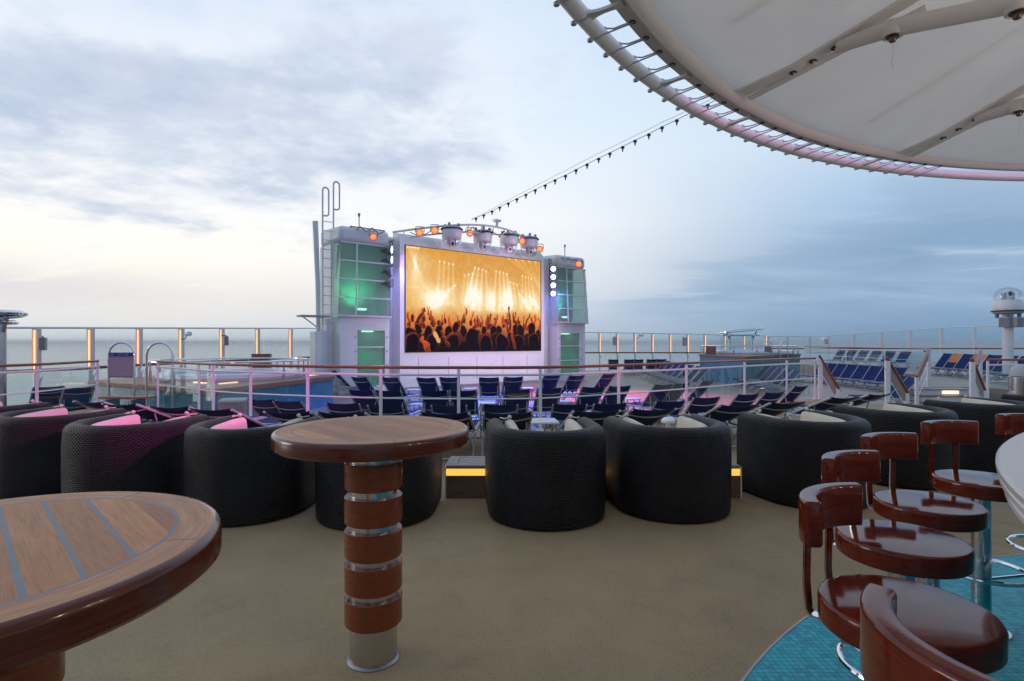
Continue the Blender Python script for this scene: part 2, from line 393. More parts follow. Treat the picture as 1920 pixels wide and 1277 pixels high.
# ------------------------------------------------------------------ mesh helpers
class MB:
    def __init__(s): s.v = []; s.f = []; s.uv = {}
    def add(s, vs, fs, uvs=None):
        o = len(s.v); s.v += [tuple(p) for p in vs]
        for i, f in enumerate(fs):
            if uvs: s.uv[len(s.f)] = uvs[i]
            s.f.append(tuple(k+o for k in f))
        return s
    def box(s, x0, x1, y0, y1, z0, z1, M=None):
        vs = [Vector((x, y, z)) for z in (z0, z1) for y in (y0, y1) for x in (x0, x1)]
        if M is not None: vs = [M @ p for p in vs]
        return s.add(vs, [(0,2,3,1),(4,5,7,6),(0,1,5,4),(2,6,7,3),(0,4,6,2),(1,3,7,5)])
    def bar(s, a, b, w, h, up=(0,0,1)):
        a, b = Vector(a), Vector(b); d = (b-a); L = d.length; d.normalize()
        upv = Vector(up); side = d.cross(upv)
        if side.length < 1e-5: side = d.cross(Vector((0,1,0)))
        side.normalize(); upv = side.cross(d)
        M = Matrix(((side.x, d.x, upv.x, a.x), (side.y, d.y, upv.y, a.y), (side.z, d.z, upv.z, a.z), (0,0,0,1)))
        return s.box(-w/2, w/2, 0, L, -h/2, h/2, M)
    def tube(s, pts, r, seg=8, closed=False):
        pts = [Vector(p) for p in pts]; n = len(pts); vs = []; fs = []
        rr = r if isinstance(r, (list, tuple)) else [r]*n
        prev = None
        for i, p in enumerate(pts):
            if closed: tg = pts[(i+1) % n] - pts[i-1]
            else: tg = pts[min(i+1, n-1)] - pts[max(i-1, 0)]
            tg.normalize()
            if prev is None:
                u = tg.cross(Vector((0,0,1)))
                if u.length < 1e-4: u = tg.cross(Vector((0,1,0)))
            else: u = prev - tg*prev.dot(tg)
            u.normalize(); prev = u; w = tg.cross(u)
            for k in range(seg):
                a = 2*math.pi*k/seg; vs.append(p + (u*math.cos(a)+w*math.sin(a))*rr[i])
        for i in range(n if closed else n-1):
            j = (i+1) % n
            for k in range(seg):
                k2 = (k+1) % seg; fs.append((i*seg+k, i*seg+k2, j*seg+k2, j*seg+k))
        if not closed:
            fs.append(tuple(range(seg-1, -1, -1))); fs.append(tuple((n-1)*seg+k for k in range(seg)))
        return s.add(vs, fs)
    def lathe(s, prof, seg=32, c=(0,0,0), a0=0.0, a1=2*math.pi):
        full = abs(a1-a0-2*math.pi) < 1e-6; m = seg if full else seg+1
        vs = []; fs = []
        for i in range(m):
            a = a0+(a1-a0)*i/seg
            for r, z in prof: vs.append((c[0]+r*math.cos(a), c[1]+r*math.sin(a), c[2]+z))
        P = len(prof)
        for i in range(seg):
            j = (i+1) % m
            for k in range(P-1): fs.append((i*P+k, j*P+k, j*P+k+1, i*P+k+1))
        return s.add(vs, fs)
    def prism(s, poly, z0, z1):
        n = len(poly); vs = [(x, y, z0) for x, y in poly]+[(x, y, z1) for x, y in poly]
        fs = [tuple(range(n-1, -1, -1)), tuple(range(n, 2*n))]+[(i, (i+1) % n, n+(i+1) % n, n+i) for i in range(n)]
        return s.add(vs, fs)
    def extrude_x(s, poly, x0, x1):
        """poly of (y,z) extruded along x"""
        n = len(poly); vs = [(x0, y, z) for y, z in poly]+[(x1, y, z) for y, z in poly]
        fs = [tuple(range(n)), tuple(range(2*n-1, n-1, -1))]+[(i, n+i, n+(i+1) % n, (i+1) % n) for i in range(n)]
        return s.add(vs, fs)
    def sweep(s, path, prof, caps=True):
        """path: (x,y,nx,ny,zlift); prof: closed loop of (offset,z). UV in metres"""
        n, P = len(path), len(prof); vs = []; fs = []; uvs = []
        us = [0.0]
        for i in range(1, n): us.append(us[-1]+math.hypot(path[i][0]-path[i-1][0], path[i][1]-path[i-1][1]))
        wv = [0.0]
        for k in range(1, P+1): wv.append(wv[-1]+math.hypot(prof[k % P][0]-prof[k-1][0], prof[k % P][1]-prof[k-1][1]))
        for (x, y, nx, ny, lz) in path:
            for o, z in prof: vs.append((x+nx*o, y+ny*o, z+(lz if z > .3 else 0)))
        for i in range(n-1):
            for k in range(P):
                k2 = (k+1) % P; fs.append((i*P+k, (i+1)*P+k, (i+1)*P+k2, i*P+k2))
                uvs.append([(us[i], wv[k]), (us[i+1], wv[k]), (us[i+1], wv[k+1]), (us[i], wv[k+1])])
        if caps:
            fs.append(tuple(range(P))); uvs.append([(o, z) for o, z in prof])
            fs.append(tuple((n-1)*P+k for k in range(P-1, -1, -1))); uvs.append([(o, z) for o, z in prof[::-1]])
        return s.add(vs, fs, uvs)
    def mesh(s, name, m, smooth=True, bevel=0.0):
        me = D.meshes.new(name); me.from_pydata(s.v, [], s.f); me.update()
        import bmesh
        bm = bmesh.new(); bm.from_mesh(me); bmesh.ops.recalc_face_normals(bm, faces=bm.faces); bm.to_mesh(me); bm.free()
        if s.uv:
            l = me.uv_layers.new(name='UVMap')
            loopuv = {}
            for p in me.polygons:
                u = s.uv.get(p.index)
                if not u: continue
                src = s.f[p.index]; d = {vi: q for vi, q in zip(src, u)}
                for li in p.loop_indices: l.data[li].uv = d[me.loops[li].vertex_index]
        if m: me.materials.append(m)
        if smooth:
            me.shade_smooth() if hasattr(me, 'shade_smooth') else None
            try: me.set_sharp_from_angle(angle=R(38))
            except Exception: pass
        return me
    def build(s, name, m, parent=None, smooth=True, bevel=0.0, M=None):
        o = D.objects.new(name, s.mesh(name, m, smooth)); COL.objects.link(o)
        if parent is not None: o.parent = parent
        if bevel:
            b = o.modifiers.new('bevel', 'BEVEL'); b.width = bevel; b.segments = 2; b.limit_method = 'ANGLE'; b.angle_limit = R(40)
        return o

def tag(o, label=None, cat=None, group=None, kind=None):
    if label: o['label'] = label
    if cat: o['category'] = cat
    if group: o['group'] = group
    if kind: o['kind'] = kind
    return o
def thing(name, label, cat, loc=(0,0,0), rz=0.0, group=None):
    o = D.objects.new(name, None); COL.objects.link(o); o.empty_display_size = .1
    o.location = loc; o.rotation_euler = (0, 0, rz)
    return tag(o, label, cat, group)
def copy_tree(o, parent=None):
    c = o.copy(); COL.objects.link(c)
    if parent is not None: c.parent = parent
    for ch in list(o.children): copy_tree(ch, c)
    return c
def text_mesh(name, body, size, m, parent, loc, rot, extrude=.001):
    cu = D.curves.new(name, 'FONT'); cu.body = body; cu.size = size; cu.align_x = 'CENTER'; cu.align_y = 'CENTER'; cu.extrude = extrude
    o = D.objects.new(name, cu); COL.objects.link(o)
    dg = bpy.context.evaluated_depsgraph_get(); dg.update()
    me = D.meshes.new_from_object(o.evaluated_get(dg)); D.objects.remove(o)
    me.materials.clear(); me.materials.append(m)
    r = D.objects.new(name, me); COL.objects.link(r); r.parent = parent; r.location = loc; r.rotation_euler = rot
    return r
ORD = ['first','second','third','fourth','fifth','sixth','seventh','eighth','ninth','tenth','eleventh','twelfth','thirteenth','fourteenth','fifteenth','sixteenth','seventeenth','eighteenth','nineteenth','twentieth','twenty-first','twenty-second']

F, HZ, EYE = 1045.0, 641.0, 1.5
def at(px, py, d): return Vector(((px-960)/F*d, d, EYE+(HZ-py)/F*d))
def gx(px, d): return (px-960)/F*d
FLOOR2 = -0.5                       # pool deck
def arc(cx, cy, r, a0, a1, n): return [(cx+r*math.cos(a0+(a1-a0)*i/n), cy+r*math.sin(a0+(a1-a0)*i/n)) for i in range(n+1)]

# ================================================================== the setting
def structure(mb, name, m, z=None, **k):
    o = mb.build(name, m, None, smooth=False); return tag(o, kind='structure')
sea = MB(); sea.lathe([(0, 0), (60, 0), (400, 0), (3000, 0), (40000, 0)], 96, (0, 0, -27)); structure(sea, 'sea', M_sea)
# upper deck the tables stand on; its far edge follows the glass railing
RAIL = [(296,12.3),(373,11.1),(400,10.75),(470,10.25),(577,9.8),(714,9.42),(860,9.3),(1013,9.4),(1160,10.2),(1287,11.3),(1396,12.7),(1475,13.9),(1528,14.6)]
railxy = [(gx(p, d), d) for p, d in RAIL]
deckpoly = [(-9.6,-8),(-9.6,9.0),(-9.5,12.95),(-8.0,12.5)]+[(x, y+.12) for x, y in railxy]+[(8.9,13.05),(10.35,12.65),(11.4,13.7),(24,13.7),(24,-8)]
structure(MB().prism(deckpoly, -.62, 0), 'upper_deck', M_deck)
# lower pool deck reaching the bow windscreen
poolpoly = [(-12.9,6),(-12.8,14),(-12.5,18.8),(-10.3,28.3),(-5,36.2),(5.9,39.6),(14.4,39.6),(21,45.2),(36,42),(44,36),(44,6)]
structure(MB().prism(poolpoly, -.8, FLOOR2), 'pool_deck', M_pool)
# hull below the deck edge
hull = [(x*.999, y*.999) for x, y in poolpoly]
structure(MB().prism(hull, -27.5, -.84), 'hull', M_white)
# starboard terrace behind the steps
terr = [(12.7,17.9),(14.95,17.9),(15.6,13.72),(43,13.72),(43,36),(36,41.6),(22.5,44.5),(18.6,36.3),(17.9,24.4)]
structure(MB().prism(terr, -.79, .05), 'starboard_terrace', M_pool)
# mosaic floor round the bar
BC = (4.28, -.30)
tl = MB(); tl.lathe([(0, .004), (4.268, .004)], 128, (BC[0], BC[1], 0)); structure(tl, 'mosaic_floor', M_tile)
te = MB(); te.lathe([(4.268, .002), (4.268, .0065), (4.28, .0065), (4.28, .002)], 128, (BC[0], BC[1], 0)); structure(te, 'mosaic_edge_strip', M_lgrey)

# ================================================================== glass railings
def smooth_path(pts, sub=6):
    pts = [Vector(p) for p in pts]; out = []
    for i in range(len(pts)-1):
        p0, p1, p2, p3 = pts[max(i-1,0)], pts[i], pts[i+1], pts[min(i+2,len(pts)-1)]
        for k in range(sub):
            t = k/sub
            out.append(.5*((2*p1)+(p2-p0)*t+(2*p0-5*p1+4*p2-p3)*t*t+(3*p1-p0-3*p2+p3)*t**3))
    out.append(pts[-1]); return out
def oval_rail(mb, pts, w, h):
    n = len(pts); prof = [(w/2*math.cos(a), h/2*math.sin(a)) for a in [2*math.pi*k/10 for k in range(10)]]
    path = []
    for i, p in enumerate(pts):
        tg = pts[min(i+1,n-1)]-pts[max(i-1,0)]; l = math.hypot(tg.x, tg.y); path.append((p.x, p.y, tg.y/l, -tg.x/l, p.z))
    vs, fs = [], []
    for x, y, nx, ny, z in path:
        for o, q in prof: vs.append((x+nx*o, y+ny*o, z+q))
    P = 10
    for i in range(n-1):
        for k in range(P): fs.append((i*P+k, (i+1)*P+k, (i+1)*P+(k+1)%P, i*P+(k+1)%P))
    fs.append(tuple(range(P))); fs.append(tuple((n-1)*P+k for k in range(P-1,-1,-1)))
    mb.add(vs, fs)
def glass_railing(name, label, xy, floor, H=1.1, group=None, ends=(True, True), skip=(), glass=True):
    b = xy[0]; t = thing(name, label, 'railing', (b[0], b[1], floor), 0, group)
    L = [Vector((x-b[0], y-b[1], 0)) for x, y in xy]
    sp = smooth_path(L)
    up = lambda z: [p+Vector((0,0,z)) for p in sp]
    mb = MB(); oval_rail(mb, up(H-.03), .075, .055); mb.build('handrail', M_handrail, t)
    MB().tube(up(H-.155), .021, 8).build('upper_rail', M_rail, t)
    MB().tube(up(H-.55), .013, 8).build('middle_rail', M_rail, t)
    for i, p in enumerate(L):
        tg = (L[min(i+1,len(L)-1)]-L[max(i-1,0)]).normalized()
        ang = math.atan2(tg.y, tg.x)
        M = Matrix.Translation(p) @ Matrix.Rotation(ang, 4, 'Z')
        w = .05
        mb = MB().box(-w/2, w/2, -.014, .014, 0, H-.06, M).box(-.06, .06, -.05, .05, 0, .014, M)
        mb.box(-.012, .012, -.034, -.0145, H-.2, H-.11, M)
        mb.build('post', M_rail, t, smooth=False)
    if glass:
        for i in range(len(L)-1):
            a, c = L[i], L[i+1]; d = (c-a).normalized(); n = Vector((-d.y, d.x, 0))*.05
            mb = MB(); a2, c2 = a+d*.04+n, c-d*.04+n
            mb.bar(a2+Vector((0,0,H/2-.06)), c2+Vector((0,0,H/2-.06)), .01, H-.28)
            mb.build('glass_panel', M_glass, t, smooth=False)
    return t
glass_railing('glass_railing', 'long curved glass railing with teak handrail in front of the screen', railxy, 0)
glass_railing('glass_railing', 'short glass railing at the left edge beside the stair gap', [(gx(-420,7.2),7.2),(gx(-170,8.8),8.8),(gx(69,10.6),10.6),(gx(183,12.5),12.5)], 0)
glass_railing('glass_railing', 'glass railing at the right edge behind the silver dome', [(gx(1852,13.4),13.4),(gx(1905,13.4),13.4),(gx(1990,13.4),13.4),(gx(2090,13.4),13.4)], 0)
glass_railing('glass_railing', 'distant glass railing of the starboard terrace behind the blue loungers', [(18.9,36.0),(18.7,31.2),(18.4,27.5),(18.2,24.4),(15.8,21.3),(13.4,18.1)], .05, 1.17)

def stair_rail(label, top, bot, ztop, zbot, ftop, fbot):
    """two posts joined by a sloping teak handrail with thin wires below"""
    t = thing('stair_railing', label, 'railing', (top[0], top[1], ftop), 0, 'stair railings')
    a = Vector((0,0,ztop-ftop)); b = Vector((bot[0]-top[0], bot[1]-top[1], zbot-ftop))
    d = (b-a).normalized()
    MB().bar(a-d*.06, b+d*.06, .075, .055).build('handrail', M_handrail, t, bevel=.015)
    MB().box(-.05, .05, -.03, .03, 0, a.z-.035).build('post', M_rail, t, smooth=False)
    MB().box(b.x-.045, b.x+.045, b.y-.03, b.y+.03, fbot-ftop, b.z-.035).build('post', M_rail, t, smooth=False)
    mb = MB()
    for q in (.38, .68):
        mb.tube([a-Vector((0,0,q)), b-Vector((0,0,q))], .012, 6)
    mb.build('wire', M_rail, t)
    MB().bar(a+Vector((0,.0,-.16)), b+Vector((0,.0,-.16)), .012, .2).build('side_board', M_greyteak, t, smooth=False)
    return t
stair_rail('sloping stair handrail at the right end of the curved glass railing', (gx(1538,14.5),14.5), (gx(1571,14.4),14.4), 1.1, .33, 0, FLOOR2)
stair_rail('sloping stair handrail standing alone behind the cream-cushioned tub chairs', (gx(1664,12.75),12.75), (gx(1700,13.0),13.0), 1.1, .34, 0, FLOOR2)
stair_rail('sloping handrail left of the white steps, its teak cap rising away', (gx(1741,17.8),17.8), (gx(1719,16.0),16.0), 1.24, .52, .05, FLOOR2)
stair_rail('sloping handrail with dark post just right of the lit white steps', (gx(1823,12.6),12.6), (gx(1845,13.0),13.0), 1.08, .40, 0, FLOOR2)
stair_rail('short sloping handrail rising behind the dark post at the right', (gx(1838,17.8),17.8), (gx(1832,16.6),16.6), 1.2, .8, .05, FLOOR2)

# white steps up to the starboard terrace, with a lamp in the top riser
st = thing('deck_steps', 'white steps with a small yellow lamp in the top riser', 'steps', (gx(1781,16.9),16.9,FLOOR2))
x0, x1 = gx(1727,16.9)-st.location.x, gx(1850,16.9)-st.location.x
for k in range(3):
    MB().box(x0, x1, -.3+.3*k, .96, .18*k+.001*(k>0), .18*(k+1)-.025).build('riser', M_white, st, smooth=False)
    MB().box(x0-.01, x1+.01, -.33+.3*k, .965-.001*k, .18*(k+1)-.024, .18*(k+1)).build('tread', M_teak if k < 2 else M_pool, st, smooth=False)
MB().box(.0, .5, .283, .299, .40, .485).build('step_lamp', M_stepl, st, smooth=False)

# ================================================================== outer windscreens
def windscreen(name, label, posts, rail_z, led=0, mark=()):
    """posts: (px, d, ytop, lit). Tall glass windscreen with wood rail"""
    b = at(posts[0][0], HZ, posts[0][1]); b.z = FLOOR2
    t = thing(name, label, 'windscreen', b)
    P = []
    for px, d, yt, lit in posts:
        p = at(px, yt, d); P.append((p-b, lit))
    tops = [p for p, _ in P]
    MB().tube(tops, .028, 8).build('top_rail', M_rail, t)
    zr = [rail_z(px, d)-FLOOR2 for px, d, _, _ in posts]
    wr = [Vector((p.x, p.y-.05, z)) for p, z in zip(tops, zr)]
    MB().tube(wr, .045, 8).build('wood_rail', M_handrail, t)
    for i, (p, lit) in enumerate(P):
        q = tops[min(i+1, len(P)-1)]-tops[max(i-1, 0)]; q.z = 0; q.normalize()
        ang = math.atan2(q.y, q.x)
        # the broad face of the post looks inboard
        M = Matrix.Translation((p.x, p.y, 0)) @ Matrix.Rotation(ang*.5, 4, 'Z')
        w = .095
        mb = MB().box(-w, w, -.04, .04, zr[i]-.06, p.z-.02, M).box(-.05, .05, -.035, .035, floorat(b, p)-FLOOR2-.02, zr[i]-.061, M)
        mb.add([M @ Vector(v) for v in ((.05,-.02,zr[i]-.5),(.05,.02,zr[i]-.5),(.13,.02,zr[i]-.12),(.13,-.02,zr[i]-.12),(.05,-.02,zr[i]-.25),(.05,.02,zr[i]-.25))], [(0,1,2,3),(4,3,2,5),(0,3,4),(1,5,2)])
        po = mb.build('post', M_rail, t, smooth=False)
        if lit:
            x = -.045 if led < 0 else .05
            MB().box(x-.045, x+.045, -.052, -.041, zr[i]-.05, p.z-.06, M).build('light_strip', M_led, po, smooth=False)
            MB().box(x-.016, x+.016, -.058, -.0525, zr[i]-.05, p.z-.06, M).build('tube_light', M_ledcore, po, smooth=False)
    for i in range(len(P)-1):
        a, c = tops[i], tops[i+1]; d = (c-a); d.z = 0; d.normalize()
        a2, c2 = a+d*.1, c-d*.1
        lo = max(.35, 0)
        mb = MB(); zt0, zt1 = a.z-.03, c.z-.03; za = floorat(b, (a+c)/2)-FLOOR2+.12
        n = Vector((-d.y, d.x, 0))*.006
        vs = [(a2.x-n.x,a2.y-n.y,za),(c2.x-n.x,c2.y-n.y,za),(c2.x-n.x,c2.y-n.y,zt1),(a2.x-n.x,a2.y-n.y,zt0),
              (a2.x+n.x,a2.y+n.y,za),(c2.x+n.x,c2.y+n.y,za),(c2.x+n.x,c2.y+n.y,zt1),(a2.x+n.x,a2.y+n.y,zt0)]
        mb.add(vs, [(0,1,2,3),(7,6,5,4),(0,4,5,1),(2,6,7,3),(1,5,6,2),(0,3,7,4)])
        mb.build('glass_panel', M_wind, t, smooth=False)
    return t
def inside(poly, x, y):
    c = False
    for i in range(len(poly)):
        (x1, y1), (x2, y2) = poly[i-1], poly[i]
        if (y1 > y) != (y2 > y) and x < (x2-x1)*(y-y1)/(y2-y1)+x1: c = not c
    return c
def floorat(b, p):
    return .05 if inside(terr, b.x+p.x, b.y+p.y) else FLOOR2
def dport(px): return 784/np.interp(px, [-400, 30, 175, 291, 598], [72, 56, 48.5, 41.6, 28])
windscreen('windscreen', 'port side glass windscreen with warm lit posts left of the screen',
           [(p, dport(p), 614.5+.002*p, 1) for p in (-190,-55,69,170,261,340,416,483,545,597)], lambda px, d: .75, -1)
windscreen('windscreen', 'bow glass windscreen with a close row of warm lit posts right of the screen',
           [(p, 38.6, 623.5+(p-1124)*.0165, 1) for p in (1092,1124,1157,1190,1223,1256,1289,1321)]+[(1358,39.6,628.6,1),(1394,41,629,1),(1435,42.8,629.5,1)], lambda px, d: EYE-20.3*d/F, 1)
windscreen('windscreen', 'starboard glass windscreen with plain white posts rising to the right',
           [(1440,43.0,630.5,0),(1476,43.8,631,0),(1518,43.4,631,0),(1553,42.6,629.5,0),(1601,41.6,626,0),(1653,40.6,622.5,0),(1707,39.4,619,0),(1766,38,615,0),(1828,36.6,612.5,0),(1891,35.2,611,0),(1960,34,609.5,0),(2040,32.6,608,0)], lambda px, d: EYE-12.5*d/F, 0)

def loudspeaker(px, py, d, h, label, rz):
    p = at(px, py, d); t = thing('loudspeaker', label, 'loudspeaker', p, rz, 'small box loudspeakers on posts')
    MB().box(-h*.21, h*.21, -h*.2, h*.2, -h/2, h/2).build('cabinet', M_lgrey, t, smooth=False, bevel=.01)
    MB().box(-h*.18, h*.18, -h*.2-.008, -h*.2-.001, -h*.45, h*.45).build('grille', M_grey, t, smooth=False)
    MB().tube([(-h*.45,.05,h*.56),(0,.03,h*.56),(0,0,h*.5)], .018, 6).build('bracket', M_dark, t)
loudspeaker(81, 645, 14.6, .33, 'grey box loudspeaker hung beside the leftmost lit post', R(20))
loudspeaker(424, 639, 21.6, .37, 'grey box loudspeaker tilted beside a lit post near the tub', R(35))
loudspeaker(1153, 640, 38.2, .55, 'grey box loudspeaker on the second bow windscreen post', R(-60))
loudspeaker(1284, 641, 38.2, .55, 'grey box loudspeaker on a bow post left of the wooden box', R(-60))
def camera_thing(px, py, d, s, label, rz):
    p = at(px, py, d); t = thing('security_camera', label, 'security camera', p, rz, 'security cameras')
    MB().lathe([(.001,-.02),(s*.5,0),(s*.55,s*.5),(s*.55,s*1.3),(.001,s*1.35)], 16).build('body', M_white, t).rotation_euler = (R(90), 0, 0)
    MB().lathe([(.001,-.024),(s*.42,-.022),(s*.42,.0)], 16).build('lens', M_black, t).rotation_euler = (R(-90), 0, R(180))
    MB().tube([(0,.02,-s*.5),(0,s*.5,-s*1.2),(-s,s*.6,-s*1.2)], s*.14, 6).build('bracket', M_grey, t)
camera_thing(350, 626, 18.5, .14, 'white security camera on a lit post behind the arched rails', R(60))
camera_thing(1199, 628, 38.3, .2, 'tiny security camera on a lit bow windscreen post', R(60))
camera_thing(1549, 636, 42.2, .28, 'dark security camera on a white starboard windscreen post', R(-70))

# ================================================================== big screen and its towers
U = Vector((.777, .629, 0)).normalized(); ANG = math.atan2(U.y, U.x); NV = Vector((U.y, -U.x, 0))
SO = Vector((-4.40, 23.0, FLOOR2))
sw = thing('screen_wall', 'white stage wall holding the huge lit concert screen', 'screen', SO, ANG)
# front panel, rounded over at the top
prof = [(.62,0),(0,0),(0,5.95),(.03,6.15),(.10,6.33),(.22,6.46),(.40,6.53),(.62,6.55)]
MB().extrude_x(prof, -.25, 7.72).build('front_panel', M_white, sw)
MB().extrude_x([(2.4,0),(.63,0),(.63,6.3),(.8,6.42),(2.4,6.42)], -1.0, 8.75).build('rear_body', M_white, sw)
mb = MB()
for a in ((-.03,0),(7.47,7.50)): mb.box(a[0], a[1], -.035, -.002, 1.55, 6.01)
mb.box(0, 7.47, -.035, -.002, 5.98, 6.01); mb.box(0, 7.47, -.035, -.002, 1.55, 1.58)
mb.build('screen_frame', M_black, sw, smooth=False)
mb = MB()
for k in range(5): mb.box(.6+k*1.5, .62+k*1.5, -.004, .0, .35, 1.35)
mb.box(-.2, 7.7, -.05, 0, 0, .12)
mb.build('plinth', M_greyteak, sw, smooth=False)

def concert(W, Hh):
    """a generic concert picture: amber stage light over a dark crowd with raised arms"""
    rng = np.random.RandomState(4)
    X, Y = np.meshgrid(np.linspace(0, 1.78, W), np.linspace(0, 1, Hh))       # Y up
    def wob(n):
        g = rng.rand(n+3, int(n*1.8)+3)-.5; yy = np.linspace(0, n, Hh); xx = np.linspace(0, n*1.8, W)
        y0 = yy.astype(int); x0 = xx.astype(int); fy = (yy-y0)[:, None]; fx = (xx-x0)[None]
        fy = fy*fy*(3-2*fy); fx = fx*fx*(3-2*fx)
        return (g[y0][:, x0]*(1-fy)+g[y0+1][:, x0]*fy)*(1-fx)+(g[y0][:, x0+1]*(1-fy)+g[y0+1][:, x0+1]*fy)*fx
    low = np.clip((.5-Y)/.1, 0, 1)
    X = X+low*(wob(10)*.045+wob(26)*.012); Y = Y+low*(wob(11)*.045+wob(27)*.012)
    def c(*a): return np.array(a, float)
    img = np.zeros((Hh, W, 3))
    t = np.clip((Y-.3)/.7, 0, 1)[..., None]
    img[:] = c(226,168,84)*(1-t)+c(214,152,62)*t
    glow = np.zeros((Hh, W)); 
    def blob(x, y, sx, sy, a):
        glow[:] += a*np.exp(-((X-x)/sx)**2-((Y-y)/sy)**2)
    for x, y, sx, sy, a in ((.32,.52,.16,.13,.9),(.1,.72,.14,.2,.45),(.82,.58,.10,.14,.8),(1.05,.55,.05,.13,.7),(1.28,.56,.10,.15,.85),(1.6,.55,.13,.12,.55),(.9,.5,.7,.16,.5),(1.75,.5,.1,.25,.35),(.25,.85,.2,.1,.2)):
        blob(x, y, sx, sy, a)
    def beam(x, y, x2, y2, w0, w1, a):
        d = np.hypot(x2-x, y2-y); ux, uy = (x2-x)/d, (y2-y)/d
        s = ((X-x)*ux+(Y-y)*uy)/d; q = np.abs(-(X-x)*uy+(Y-y)*ux); w = w0+(w1-w0)*s
        glow[:] += a*((s > 0) & (s < 1))*np.exp(-(q/w)**2)*(1-s*.5)
        glow[:] += .9*np.exp(-(((X-x)**2+(Y-y)**2)/.011**2))
    for k in range(4): beam(.39+.055*k, .885-.006*k, .36+.065*k, .45, .007, .03, .42)
    for k in range(4): beam(.83+.05*k, .86-.008*k, .70+.10*k, .42, .008, .035, .55)
    for k in range(4): beam(1.12+.05*k, .845-.006*k, 1.08+.09*k, .42, .008, .035, .55)
    for k in range(4): beam(1.50+.045*k, .82-.008*k, 1.49+.075*k, .42, .007, .03, .45)
    for k in range(3): beam(1.32+.05*k, .74-.01*k, 1.34+.07*k, .45, .006, .022, .35)
    for k in range(3): beam(.70+.05*k, .77+.012*k, .66+.045*k, .48, .006, .022, .35)
    beam(.58,.66,.25,.42,.01,.06,.45); beam(1.45,.62,1.62,.44,.012,.04,.5); beam(1.6,.6,1.78,.46,.012,.04,.5)
    for k in range(5): beam(.02+.03*k,.99,.25-.05*k,.6,.01,.03,.22); beam(1.3+.1*k,.99,1.78,.75-.03*k,.01,.025,.16)
    g = np.clip(glow, 0, 1.25)[..., None]
    img = img*(1-np.clip(g, 0, 1))+c(250,232,186)*np.clip(g, 0, 1)
    w2 = np.clip(glow-.75, 0, .5)[..., None]*1.6; img = img*(1-np.clip(w2,0,1))+c(252,246,238)*np.clip(w2,0,1)
    lo = np.clip((.42-Y)/.16, 0, 1)[..., None]; img = img*(1-lo*.62)+c(190,84,20)*lo*.62
    n = rng.rand(Hh//6+2, W//6+2); nn = np.kron(n, np.ones((6,6)))[:Hh,:W]
    img += (nn[..., None]-.5)*10
    def capsule(x, y, x2, y2, r0, r1, col, rim, rw=.007):
        nonlocal img
        d2 = (x2-x)**2+(y2-y)**2; s = np.clip(((X-x)*(x2-x)+(Y-y)*(y2-y))/max(d2,1e-6), 0, 1)
        q = np.hypot(X-x-s*(x2-x), Y-y-s*(y2-y)); r = r0+(r1-r0)*s
        m = (q < r)
        edge = np.clip(1-(r-q)/rw, 0, 1)*np.clip((Y-(y+y2)/2+r*1.1)/(r*1.2), 0, 1)
        cc = np.array(col)*(1-edge[..., None])+np.array(rim)*edge[..., None]
        img = np.where(m[..., None], cc, img)
    def arm(x, y, x2, y2, r=.016, fist=True):
        k = rng.rand()
        col = c(178,66,24)*(.55+.5*k); rim = c(240,130,60)
        ex, ey = (x+x2)/2+rng.uniform(-.02,.02), (y+y2)/2
        capsule(x, y, ex, ey, r*1.25, r, col*.7, rim); capsule(ex, ey, x2, y2, r, r*.62, col, rim)
        if fist: capsule(x2, y2, x2+rng.uniform(-.006,.006), y2+.022, r*.95, r*.8, col*1.05, rim)
        if rng.rand() < .4:
            for q in (-1, 1): capsule(x2+q*.007, y2+.03, x2+q*.014, y2+.06, r*.3, r*.22, col*1.05, rim)
    for k in range(46):                                             # far small people
        x = rng.uniform(0, 1.78); y = rng.uniform(.24, .31)
        if rng.rand() < .6: arm(x, y, x+rng.uniform(-.03,.03), y+rng.uniform(.03,.08), .010)
        capsule(x, y, x, y+.01, .022, .024, c(84,26,10), c(230,120,48))
    for a in ((.12,.27,.21,.385),(.31,.28,.265,.37),(.66,.21,.71,.385),(1.05,.2,1.13,.35),(1.28,.22,1.21,.33),(1.31,.24,1.295,.44),(1.42,.28,1.37,.345),(1.53,.24,1.60,.37),(1.62,.22,1.69,.34),(1.75,.12,1.745,.34),(.5,.2,.51,.30),(.95,.22,.93,.30),(1.66,.23,1.63,.33),(.04,.25,.03,.32),(.83,.24,.84,.31),(1.02,.26,1.0,.33)):
        arm(*a)
    for k in range(16):                                             # middle heads and shoulders
        x = .05+k*.112+rng.uniform(-.03,.03); y = rng.uniform(.15, .24); s = rng.uniform(.038,.052)
        sh = c(150,54,20) if rng.rand() < .35 else c(60,18,8)
        capsule(x-.05, y-.10, x+.05, y-.10, .07, .07, sh, c(225,110,45), .010)
        capsule(x, y, x, y+.02, s, s*1.05, c(26,9,5), c(215,105,40), .008)
    dk = np.clip((.26-Y)/.2, 0, 1)[..., None]; img = img*(1-dk*.72)
    for x, y, s in ((.1,.09,.075),(.30,.07,.07),(.55,.08,.08),(.80,.13,.085),(.98,.05,.085),(1.2,.07,.09),(1.45,.08,.075),(1.68,.1,.085)):   # nearest crowd, almost black
        capsule(x-.1, y-.14, x+.1, y-.14, .11, .11, c(9,4,4), c(70,26,12), .012)
        capsule(x, y, x, y+.02, s, s, c(8,4,4), c(150,66,26), .012)
    capsule(.36,.12,.33,.16,.02,.02,c(230,160,90),c(250,190,120))
    arm(.27,.0,.20,.13,.02); arm(.50,.06,.43,.19,.016); arm(1.38,.05,1.36,.2,.02)
    return np.clip(img, 0, 255)/255
